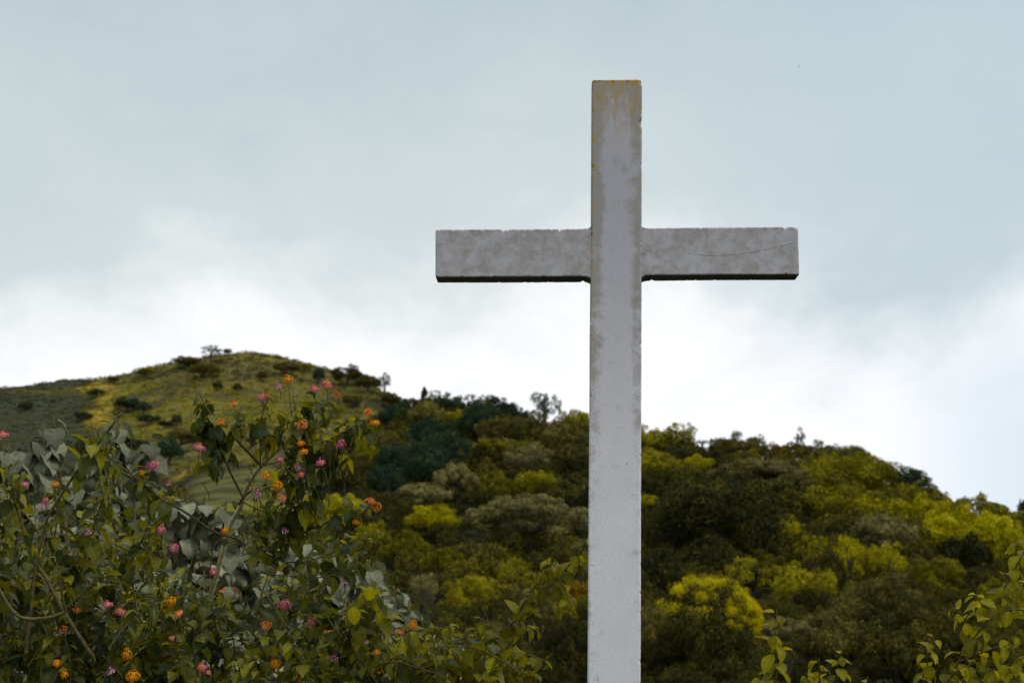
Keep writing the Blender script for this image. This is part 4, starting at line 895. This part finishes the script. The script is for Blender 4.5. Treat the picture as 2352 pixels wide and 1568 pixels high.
# --- 1: central lantana with the pale leaning stem
B = P(455, 1568, 4.75); B[2] = 0
c1 = Plant('lantana_shrub', 'tall lantana with a pale leaning stem and orange and pink flowers, centre left', 'shrub', B, LT, M['lantana'])
main = catmull(w3([(430, 1800), (445, 1640), (462, 1480), (480, 1384), (503, 1300), (527, 1212), (554, 1159), (561, 1133), (582, 1093), (606, 1063), (629, 1042), (662, 1009), (680, 972)], 5.0, 4.38), per=5)
v, f = tube(np.vstack([B[None], main]), np.concatenate([[.012], np.linspace(.0095, .0034, len(main))]), 9); obj('trunk', mesh('trunk', v - c1.base, f, M['stem_pale']), c1.root)['label'] = 'pale leaning main stem'
ST = [ # (polyline, y0, y1, r0, r1, material, leaf start, leaf size, spacing)
 ([(557, 1140), (528, 1082), (507, 1032), (498, 985), (492, 950)], 4.55, 4.40, .0032, .0018, 'stem_green', .48, .066, .026),
 ([(596, 1066), (562, 1030), (535, 1001), (515, 975), (480, 945), (457, 900)], 4.52, 4.38, .0038, .0016, 'stem_green', .50, .066, .026),
 ([(535, 1000), (545, 965), (556, 930)], 4.45, 4.42, .0018, .001, 'stem_green', .25, .050, .028),
 ([(598, 1075), (598, 1020), (599, 970), (606, 940), (615, 912)], 4.52, 4.45, .0022, .0012, 'stem_dark', .35, .056, .028),
 ([(674, 975), (670, 950), (666, 920), (663, 878)], 4.42, 4.40, .0020, .0012, 'stem_green', .12, .052, .028),
 ([(668, 1000), (700, 975), (715, 945), (724, 915), (728, 898)], 4.44, 4.50, .0022, .0013, 'stem_green', .30, .062, .024),
 ([(673, 1002), (705, 965), (735, 945), (764, 925)], 4.46, 4.40, .0022, .0012, 'stem_green', .35, .062, .026),
 ([(655, 1030), (690, 1030), (727, 1021), (762, 1007), (802, 986), (838, 964)], 4.50, 4.35, .0026, .0013, 'stem_dark', .18, .064, .028),
 ([(606, 1068), (638, 1061), (678, 1044), (692, 1036)], 4.52, 4.45, .0019, .0012, 'stem_green', .55, .054, .03),
 ([(650, 1090), (668, 1070), (683, 1050)], 4.50, 4.44, .0016, .0011, 'stem_dark', .3, .055, .03),
 ([(549, 1157), (558, 1143), (572, 1130), (590, 1120)], 4.50, 4.40, .0036, .0022, 'stem_dark', .95, .05, .03),
 ([(590, 1120), (610, 1118), (640, 1118)], 4.40, 4.38, .0018, .0011, 'stem_dark', .3, .052, .03),
 ([(554, 1150), (600, 1172), (650, 1180), (700, 1160), (735, 1130), (752, 1110)], 4.6, 4.5, .0024, .0012, 'stem_green', .38, .062, .026),
 ([(560, 1290), (640, 1250), (700, 1222), (739, 1206), (779, 1187), (814, 1175), (850, 1162)], 4.6, 4.35, .0026, .0013, 'stem_dark', .30, .062, .034),
 ([(540, 1232), (600, 1209), (652, 1208), (727, 1211)], 4.55, 4.5, .0018, .0011, 'stem_green', .35, .055, .035),
 ([(590, 1300), (592, 1250), (594, 1200), (590, 1145)], 4.5, 4.42, .0022, .0011, 'stem_green', .2, .058, .028),
 ([(620, 1290), (645, 1240), (665, 1205), (690, 1160), (700, 1120), (694, 1095)], 4.55, 4.45, .0022, .0011, 'stem_dark', .15, .060, .028),
 ([(640, 1100), (680, 1095), (715, 1085), (736, 1072)], 4.5, 4.4, .0018, .0011, 'stem_green', .2, .056, .026),
 ([(700, 1035), (740, 1045), (768, 1035), (783, 1024)], 4.5, 4.42, .0018, .0011, 'stem_green', .2, .058, .026),
 ([(700, 1040), (740, 1060), (770, 1080), (800, 1075)], 4.5, 4.5, .0018, .0011, 'stem_green', .3, .060, .028),
 ([(660, 1290), (700, 1290), (760, 1270), (820, 1240), (860, 1240)], 4.6, 4.45, .0022, .0011, 'stem_green', .3, .060, .032),
 ([(606, 1317), (660, 1322), (726, 1319), (776, 1319), (830, 1300)], 4.5, 4.45, .0018, .0011, 'stem_green', .5, .058, .036),
 ([(659, 1371), (714, 1331), (771, 1318), (820, 1295), (862, 1262)], 4.45, 4.4, .0022, .0011, 'stem_dark', .5, .062, .034),
]
for pl_, y0, y1, r0, r1, mt_, ls_, sz_, sp_ in ST:
    p = catmull(w3(pl_, y0, y1), per=5); c1.major = True; c1.stem(p, r0, r1, mt_); c1.major = False; c1.leaves_on(p, ls_, sp_ * 1.05, sz_ * .9, (.05, .72), .65)
    if ls_ < .9: c1.sideshoots(p, max(.1, ls_ - .1), .11, (.03, .055), .042, (.2, .95))
env1 = [(380, 1400), (420, 1370), (470, 1360), (520, 1350), (560, 1300), (610, 1250), (660, 1240), (720, 1280), (780, 1330), (850, 1390), (880, 1420), (900, 1460)]
fill(c1, env1, 80, (390, 890), (1200, 1700), (4.45, 5.0), (.10, .24), LS * .92, .030, (.03, .75), .55, buds=.22)
FL1 = [('orange', 662, 871, 1.0), ('red', 775, 908, 1.2), ('salmon', 845, 947, 1.0), ('orange', 861, 971, 1.05), ('salmon', 536, 927, .85), ('salmon', 506, 969, 1.0), ('salmon', 694, 975, 1.05), ('orange', 691, 1018, .75),
 ('orange', 697, 1038, 1.1), ('orange', 611, 1090, 1.1), ('orange', 637, 1115, 1.15), ('salmon', 850, 1150, 1.05), ('salmon', 863, 1163, 1.0), ('orange', 516, 1219, .8), ('pink', 750, 882, 1.1), ('pink', 722, 893, 1.0), ('purple', 640, 887, .7),
 ('magenta', 602, 912, .85), ('pink', 457, 1027, 1.25), ('magenta', 783, 1019, 1.0), ('pink', 736, 1063, 1.15), ('magenta', 643, 1056, .8), ('purple', 591, 1131, 1.0), ('pink', 648, 1143, .95), ('pink', 691, 1090, .75), ('purple', 684, 1073, .6),
 ('magenta', 490, 1313, .8), ('salmon', 512, 1358, .8), ('magenta', 653, 1388, 1.15), ('magenta', 716, 1427, .9), ('salmon', 611, 1435, 1.15), ('orange', 757, 1457, 1.0), ('red', 540, 1356, .8), ('orange', 632, 1523, 1.15), ('orange', 683, 1558, .8), ('purple', 654, 1219, .7),
 ('purple', 792, 1338, .7), ('red', 615, 908, 1.0), ('purple', 768, 1511, .8), ('pink', 686, 1532, .7), ('orange', 818, 1199, .7)]
for k, x_, y_, s_ in FL1: flower(c1, k, x_, y_, 4.36 if y_ < 1200 else 4.40, s_, face=.75)
for x_, y_ in [(448, 890), (560, 952), (611, 894), (655, 945), (716, 938), (575, 1075), (718, 1110), (570, 1100), (468, 1110), (760, 1046), (777, 1052), (700, 1500), (740, 1490), (596, 1500), (585, 1148), (735, 1150), (640, 1420)]: flower(c1, 'bud', x_, y_, 4.42, .95)
for x_, y_, n_ in [(474, 945, 8), (486, 975, 9), (498, 1000, 9), (505, 1030, 9), (490, 1062, 8), (478, 1010, 6), (540, 955, 5), (566, 990, 5), (600, 985, 5), (618, 1005, 6), (640, 985, 5), (690, 960, 6), (706, 935, 7), (735, 930, 7), (748, 950, 5), (696, 1005, 6), (640, 1110, 4), (676, 1105, 6), (764, 1003, 5), (792, 992, 5), (726, 1070, 7), (745, 1050, 5), (620, 1160, 5), (655, 1170, 6), (700, 1135, 6), (738, 1128, 5), (838, 975, 4), (782, 1040, 4)]:
    cp = P(x_, y_, random.uniform(4.40, 4.52))
    for k_ in range(n_):
        a_ = k_ * 2.4 + random.random(); dd_ = np.array([math.cos(a_), math.sin(a_), -random.uniform(.2, 1.9)])
        c1.L.add(cp + np.array([random.gauss(0, .010), random.gauss(0, .012), random.gauss(0, .016)]), dd_, np.array([random.gauss(0, .25), random.gauss(0, .25), 1.0]) + dd_ * .2, random.uniform(.040, .064), min(1, max(0, random.gauss(.32, .25))))
c1.finish()

# --- 2: left lantana with the dark leaning stem
B = P(60, 1568, 4.9); B[2] = 0
c2 = Plant('lantana_shrub', 'dense lantana filling the lower left corner, with a dark stem leaning right', 'shrub', B, LT, M['lantana'])
ST2 = [
 ([(60, 1500), (78, 1340), (85, 1290), (100, 1220), (116, 1176), (176, 1083), (247, 990), (279, 948)], 4.42, 4.36, .0045, .0028, 'stem_dark', .72, .074, .034),
 ([(-20, 1010), (5, 1088), (20, 1122), (32, 1150), (60, 1230)], 4.5, 4.6, .0036, .0030, 'stem_dark', .9, .06, .03),
 ([(252, 1066), (335, 1118), (426, 1176), (495, 1222), (545, 1236)], 4.4, 4.6, .0034, .0030, 'stem_green', .9, .06, .03),
 ([(426, 1176), (380, 1150), (330, 1112), (290, 1080), (250, 1050), (235, 1020)], 4.45, 4.4, .0030, .0016, 'stem_green', .15, .066, .030),
 ([(78, 1290), (105, 1325), (120, 1354), (150, 1409), (182, 1460), (215, 1510)], 4.42, 4.42, .0058, .0048, 'stem_dark', .98, .05, .03),
 ([(150, 1405), (143, 1370), (136, 1315)], 4.36, 4.30, .0045, .0026, 'stem_green', .8, .05, .03),
 ([(-10, 1330), (0, 1356), (30, 1404), (60, 1420), (110, 1418), (150, 1405)], 4.3, 4.36, .0038, .0048, 'stem_green', .98, .05, .03),
 ([(150, 1398), (190, 1362), (226, 1331)], 4.36, 4.32, .0030, .0020, 'stem_dark', .8, .05, .03),
 ([(250, 1490), (285, 1441), (345, 1389), (390, 1340)], 4.35, 4.35, .0024, .0016, 'stem_green', .6, .06, .03),
 ([(596, 1346), (634, 1396), (651, 1426), (675, 1450)], 4.38, 4.38, .0022, .0018, 'stem_green', .98, .05, .03),
 ([(-30, 1240), (10, 1170), (40, 1110), (50, 1075)], 4.6, 4.5, .0028, .0014, 'stem_green', .2, .070, .030),
 ([(120, 1260), (130, 1200), (128, 1150), (120, 1115)], 4.5, 4.5, .0026, .0013, 'stem_green', .2, .072, .030),
 ([(200, 1260), (220, 1190), (240, 1130), (235, 1085)], 4.5, 4.42, .0026, .0013, 'stem_green', .15, .076, .032),
 ([(300, 1290), (330, 1230), (345, 1180), (350, 1120)], 4.5, 4.45, .0026, .0012, 'stem_green', .15, .066, .030),
 ([(330, 1300), (360, 1270), (372, 1240), (371, 1222)], 4.5, 4.45, .0020, .0011, 'stem_green', .15, .062, .030),
 ([(-40, 1120), (-10, 1060), (8, 1010)], 4.5, 4.45, .0020, .0011, 'stem_green', .3, .062, .030),
]
for pl_, y0, y1, r0, r1, mt_, ls_, sz_, sp_ in ST2:
    p = catmull(w3(pl_, y0, y1), per=5); c2.major = True; c2.stem(p, r0, r1, mt_); c2.major = False; c2.leaves_on(p, ls_, sp_, sz_ * .85, (.15, .85), .7)
    if ls_ < .7: c2.sideshoots(p, max(.1, ls_ - .1), .10, (.035, .07), .046, (.2, .9))
env2 = [(-60, 1130), (0, 1150), (60, 1200), (120, 1210), (180, 1180), (240, 1160), (290, 1240), (350, 1280), (400, 1330), (440, 1360), (470, 1420)]
fill(c2, env2, 210, (-60, 470), (1100, 1700), (4.52, 5.3), (.10, .26), LS, .030, (.02, .78), .55, buds=.16)
FL2 = [('pink', 6, 998, 1.15), ('magenta', 57, 1112, .8), ('orange', 126, 1112, .7), ('magenta', 353, 1068, 1.15), ('magenta', 370, 1216, 1.0), ('magenta', 399, 1258, 1.0), ('orange', 392, 1380, 1.05), ('salmon', 409, 1411, 1.15), ('orange', 292, 1502, 1.2),
 ('orange', 304, 1551, 1.3), ('pink', 247, 1388, 1.05), ('pink', 277, 1404, 1.05), ('pink', 394, 1465, .65), ('pink', 462, 1533, 1.0), ('pink', 478, 1543, .7), ('purple', 255, 1540, 1.0), ('purple', 97, 1162, .9), ('magenta', 104, 1150, .7), ('red', 176, 1401, 1.3), ('red', 146, 1445, 1.2),
 ('orange', 130, 1522, .95), ('orange', 148, 1547, .8), ('purple', 202, 1222, .75), ('orange', 326, 1085, .6), ('purple', 388, 1110, .6)]
for k, x_, y_, s_ in FL2: flower(c2, k, x_, y_, 4.36, s_, face=.75)
for x_, y_ in [(267, 950), (180, 1000), (200, 1012), (262, 1120), (196, 1210), (30, 1112), (248, 1304), (262, 1328), (92, 1422), (344, 1210), (350, 1363), (426, 1305), (430, 1520), (404, 1518), (70, 1135)]: flower(c2, 'bud', x_, y_, 4.40, 1.0)
c2.finish()

# --- 3: low lantana in front of the lower middle
B = P(800, 1568, 4.8); B[2] = 0
c3 = Plant('lantana_shrub', 'low lantana with few orange flowers between the pale-stemmed one and the bare twig', 'shrub', B, LT, M['lantana'])
env3 = [(560, 1470), (640, 1450), (700, 1440), (780, 1440), (850, 1450), (900, 1440), (960, 1450), (1000, 1440), (1040, 1480)]
fill(c3, env3, 105, (560, 1030), (1430, 1700), (4.3, 5.0), (.10, .22), LS, .030, (.12, .9), .5, buds=.2)
for k, x_, y_, s_ in [('salmon', 918, 1451, .85), ('orange', 947, 1434, 1.05), ('orange', 865, 1497, .7), ('purple', 842, 1474, .5), ('purple', 790, 1416, .45), ('red', 870, 1543, .7)]: flower(c3, k, x_, y_, 4.34, s_, face=.7)
for x_, y_ in [(888, 1488), (872, 1350), (837, 1370), (1019, 1405), (966, 1500), (1000, 1500), (760, 1535), (780, 1545), (700, 1478), (716, 1484)]: flower(c3, 'bud', x_, y_, 4.38, .9)
for pl_ in ([(905, 1560), (880, 1500), (930, 1460), (950, 1440)], [(820, 1520), (812, 1450), (815, 1395)], [(870, 1440), (866, 1400), (868, 1360)], [(800, 1400), (835, 1380), (862, 1350)]):
    p = catmull(w3(pl_, 4.6, 4.4), per=5); c3.stem(p, .0022, .0011, 'stem_green'); c3.leaves_on(p, .2, .030, .062, (.3, .95), .6)
for (x_, y_, s_) in ((812, 1392, .055), (848, 1345, .05)):
    c3.L.add(P(x_, y_, 4.36), np.array([.1, -.1, -1.0]), np.array([.1, -1, .2]), s_, 1.0)
c3.finish()

# --- 4: leafy spray beside the cross
B = P(1020, 1568, 5.0); B[2] = 0
c4 = Plant('lantana_shrub', 'leafy yellow-green spray on a bare dark twig leaning towards the left edge of the cross', 'shrub', B, BT, M['bright'])
tw = catmull(w3([(960, 1640), (1005, 1585), (1042, 1546), (1082, 1504), (1132, 1464), (1182, 1426), (1245, 1364), (1282, 1324), (1332, 1269), (1350, 1236), (1372, 1196)], 4.75, 4.45), per=5)
c4.major = True; c4.stem(tw, .0040, .0018, 'stem_dark', 7); c4.major = False; c4.leaves_on(tw, .12, .046, .050, (.0, .75), .6)
for pl_ in ([(977, 1600), (982, 1550), (982, 1499), (975, 1470), (985, 1425)], [(1130, 1466), (1180, 1490), (1230, 1508), (1265, 1522)], [(1182, 1426), (1215, 1440), (1240, 1448)], [(1050, 1540), (1035, 1470), (1027, 1420)],
            [(1080, 1505), (1100, 1450), (1113, 1412)], [(1270, 1330), (1265, 1290), (1262, 1300), (1270, 1268)], [(1320, 1285), (1350, 1300), (1375, 1310)], [(1000, 1620), (1080, 1580), (1150, 1545), (1200, 1530)],
            [(1080, 1505), (1150, 1500), (1190, 1540)], [(1020, 1580), (1060, 1520), (1090, 1480), (1100, 1465)], [(930, 1560), (960, 1500), (980, 1450)], [(1290, 1330), (1300, 1370), (1315, 1385)], [(1100, 1640), (1130, 1580), (1150, 1540), (1180, 1510)], [(1210, 1405), (1215, 1370), (1225, 1345)]):
    p = catmull(w3(pl_, 4.6, 4.5), per=5); c4.stem(p, .0022, .0011, 'stem_green'); c4.leaves_on(p, .10, .032, .050, (.0, .8), .65)
env4 = [(930, 1480), (980, 1430), (1060, 1430), (1120, 1460), (1180, 1490), (1240, 1530), (1290, 1600)]
fill(c4, env4, 52, (930, 1270), (1420, 1720), (4.5, 4.9), (.10, .2), .050, .030, (.0, .7), .55, buds=.2)
for x_, y_ in [(1112, 1398), (1114, 1394), (985, 1404), (1160, 1508), (1162, 1518), (996, 1474)]: flower(c4, 'bud', x_, y_, 4.45, .9)
c4.finish()

# --- 5-8: bright leafy shoots at the right
def leafy(name, label, base_px, Yw, stems, tp=BT, size=.047, v=(.25, 1.0)):
    B = P(base_px, 1568, Yw); B[2] = 0; pl = Plant(name, label, 'shrub', B, tp, M['bright'])
    for (pts, r0, mt_, ls_) in stems:
        p = catmull(w3(pts, Yw, Yw - .12), per=6); pl.major = True; pl.stem(p, r0, .0012, mt_, 6); pl.major = False; pl.leaves_on(p, ls_, .034, size, v, .75, .5)
    return pl
p5 = leafy('leafy_shrub', 'yellow-green leafy shrub rising in the lower right corner', 2200, 4.6, [
 ([(2150, 1640), (2177, 1568), (2218, 1490), (2264, 1428), (2314, 1337), (2352, 1267), (2378, 1205)], .0038, 'stem_dark', .15),
 ([(2230, 1475), (2222, 1440), (2210, 1412), (2185, 1392)], .0022, 'stem_green', .3), ([(2140, 1600), (2130, 1540), (2132, 1490), (2150, 1462)], .0024, 'stem_green', .25),
 ([(2264, 1428), (2250, 1385), (2240, 1365)], .002, 'stem_green', .3), ([(2200, 1520), (2250, 1500), (2300, 1480), (2345, 1450)], .0024, 'stem_green', .2),
 ([(2230, 1600), (2260, 1550), (2300, 1530), (2340, 1520)], .0024, 'stem_green', .15), ([(2314, 1337), (2340, 1335), (2370, 1345)], .002, 'stem_green', .25),
 ([(2290, 1400), (2320, 1400), (2360, 1400)], .002, 'stem_green', .2), ([(2150, 1640), (2165, 1590), (2190, 1545), (2240, 1520)], .002, 'stem_green', .15),
 ([(2300, 1650), (2320, 1590), (2330, 1540), (2340, 1500)], .0024, 'stem_green', .1), ([(2352, 1290), (2330, 1250), (2335, 1240)], .0018, 'stem_green', .4),
 ([(2110, 1640), (2120, 1590), (2122, 1545)], .002, 'stem_green', .2), ([(2365, 1560), (2375, 1500), (2372, 1440)], .002, 'stem_green', .1),
 ([(2180, 1640), (2210, 1600), (2250, 1585), (2290, 1570)], .002, 'stem_green', .1)])
p5.finish()
p6 = leafy('leafy_shoot', 'upright single leafy shoot in front of the pale grey shrub', 1783, 4.6, [([(1780, 1760), (1780, 1640), (1783, 1568), (1779, 1480), (1784, 1398)], .0030, 'stem_green', .12),
 ([(1775, 1640), (1755, 1580), (1740, 1545)], .002, 'stem_green', .3)], size=.056)
p6.finish()
p7 = leafy('leafy_shoot', 'low leafy shoot with drooping leaves right of the upright one', 1880, 4.6, [([(1890, 1760), (1885, 1640), (1882, 1560), (1881, 1512)], .0026, 'stem_green', .3), ([(1885, 1600), (1860, 1555), (1850, 1545)], .002, 'stem_green', .3)], size=.050)
p7.finish()
p8 = leafy('leafy_shoot', 'low leafy shoot bending right, beside the drooping one', 1925, 4.6, [([(1940, 1760), (1925, 1640), (1922, 1550), (1930, 1502)], .0026, 'stem_green', .3)], size=.050)
p8.finish()
p9 = leafy('leafy_shoot', 'leaf tips of a shoot just showing at the bottom edge, left of the corner shrub', 1990, 4.6, [([(1985, 1760), (1985, 1640), (1992, 1555)], .0026, 'stem_green', .3)], size=.050)
p9.finish()

# ------------------------------------------------------------------ grey-leaved shrubs behind the lantana
def grey_shrub(label, base_px, heads, Yr, env=None, n=0, xr=None, yr=None, size=(.085, .125)):
    Ym = sum(Yr) / 2; B = P(base_px, 1568, Ym); B[2] = float(zt(B[0], Ym)); pl = Plant('grey_leaved_shrub', label, 'shrub', B, FT, M['felt'])
    hs = [(x, y, Yr[0] + .3, random.uniform(*size) * .92, 11) for x, y in heads]
    k = 0
    while k < n:
        x = random.uniform(*xr); y = random.uniform(*yr)
        if not inside(env, x, y): continue
        f = (y - yr[0]) / (yr[1] - yr[0]); hs.append((x, y, Yr[1] - (Yr[1] - Yr[0]) * min(1, f * 1.1) * random.uniform(.7, 1), random.uniform(*size), random.randint(7, 11))); k += 1
    for x, y, Yw, sz, nl in hs:
        tip = P(x, y, Yw); lo = tip + np.array([random.gauss(0, .06), random.gauss(0, .05), -.45]); pts = catmull([lo, (lo + tip) / 2 + [.01, 0, 0], tip], per=4)
        pl.stem(pts, .007, .004, 'stem_dark', 6)
        for i in range(nl):
            a = i * 2.4 + random.random() * .6; dr = random.uniform(.2, 1.15) + i * .05; d = norm(np.array([math.cos(a), math.sin(a), -dr + .1])); off = np.array([0, 0, -i * .016])
            pl.L.add(tip + off + d * .02, d, np.array([random.gauss(0, .2), random.gauss(0, .2), 1.0]) + d * .2, sz * random.uniform(.75, 1.15), min(1, max(0, random.gauss(.5, .25))))
    pl.finish('leaves')
random.seed(21)
grey_shrub('grey felt-leaved shrub with drooping tall heads behind the left lantana', 150, [(122, 958), (270, 962), (336, 1000), (100, 985), (300, 1010), (20, 1020), (60, 1012), (215, 990)], (6.2, 7.6),
           [(-60, 1030), (0, 1020), (60, 1020), (110, 1060), (160, 1070), (220, 1040), (280, 1060), (330, 1080), (380, 1130), (420, 1160)], 170, (-60, 400), (1010, 1400))
grey_shrub('grey felt-leaved shrub behind the pale lantana stem', 460, [(380, 1140), (430, 1135), (470, 1140), (520, 1150)], (6.4, 7.8),
           [(340, 1150), (400, 1135), (470, 1140), (530, 1160), (560, 1210), (620, 1215), (680, 1215), (720, 1260)], 200, (340, 720), (1130, 1500))
grey_shrub('grey felt-leaved shrub sloping down towards the leafy spray', 850, [(700, 1225), (780, 1250), (850, 1285)], (6.4, 7.8),
           [(660, 1225), (720, 1230), (780, 1250), (850, 1290), (900, 1340), (950, 1380), (1000, 1430), (1050, 1480)], 190, (660, 1050), (1220, 1640))
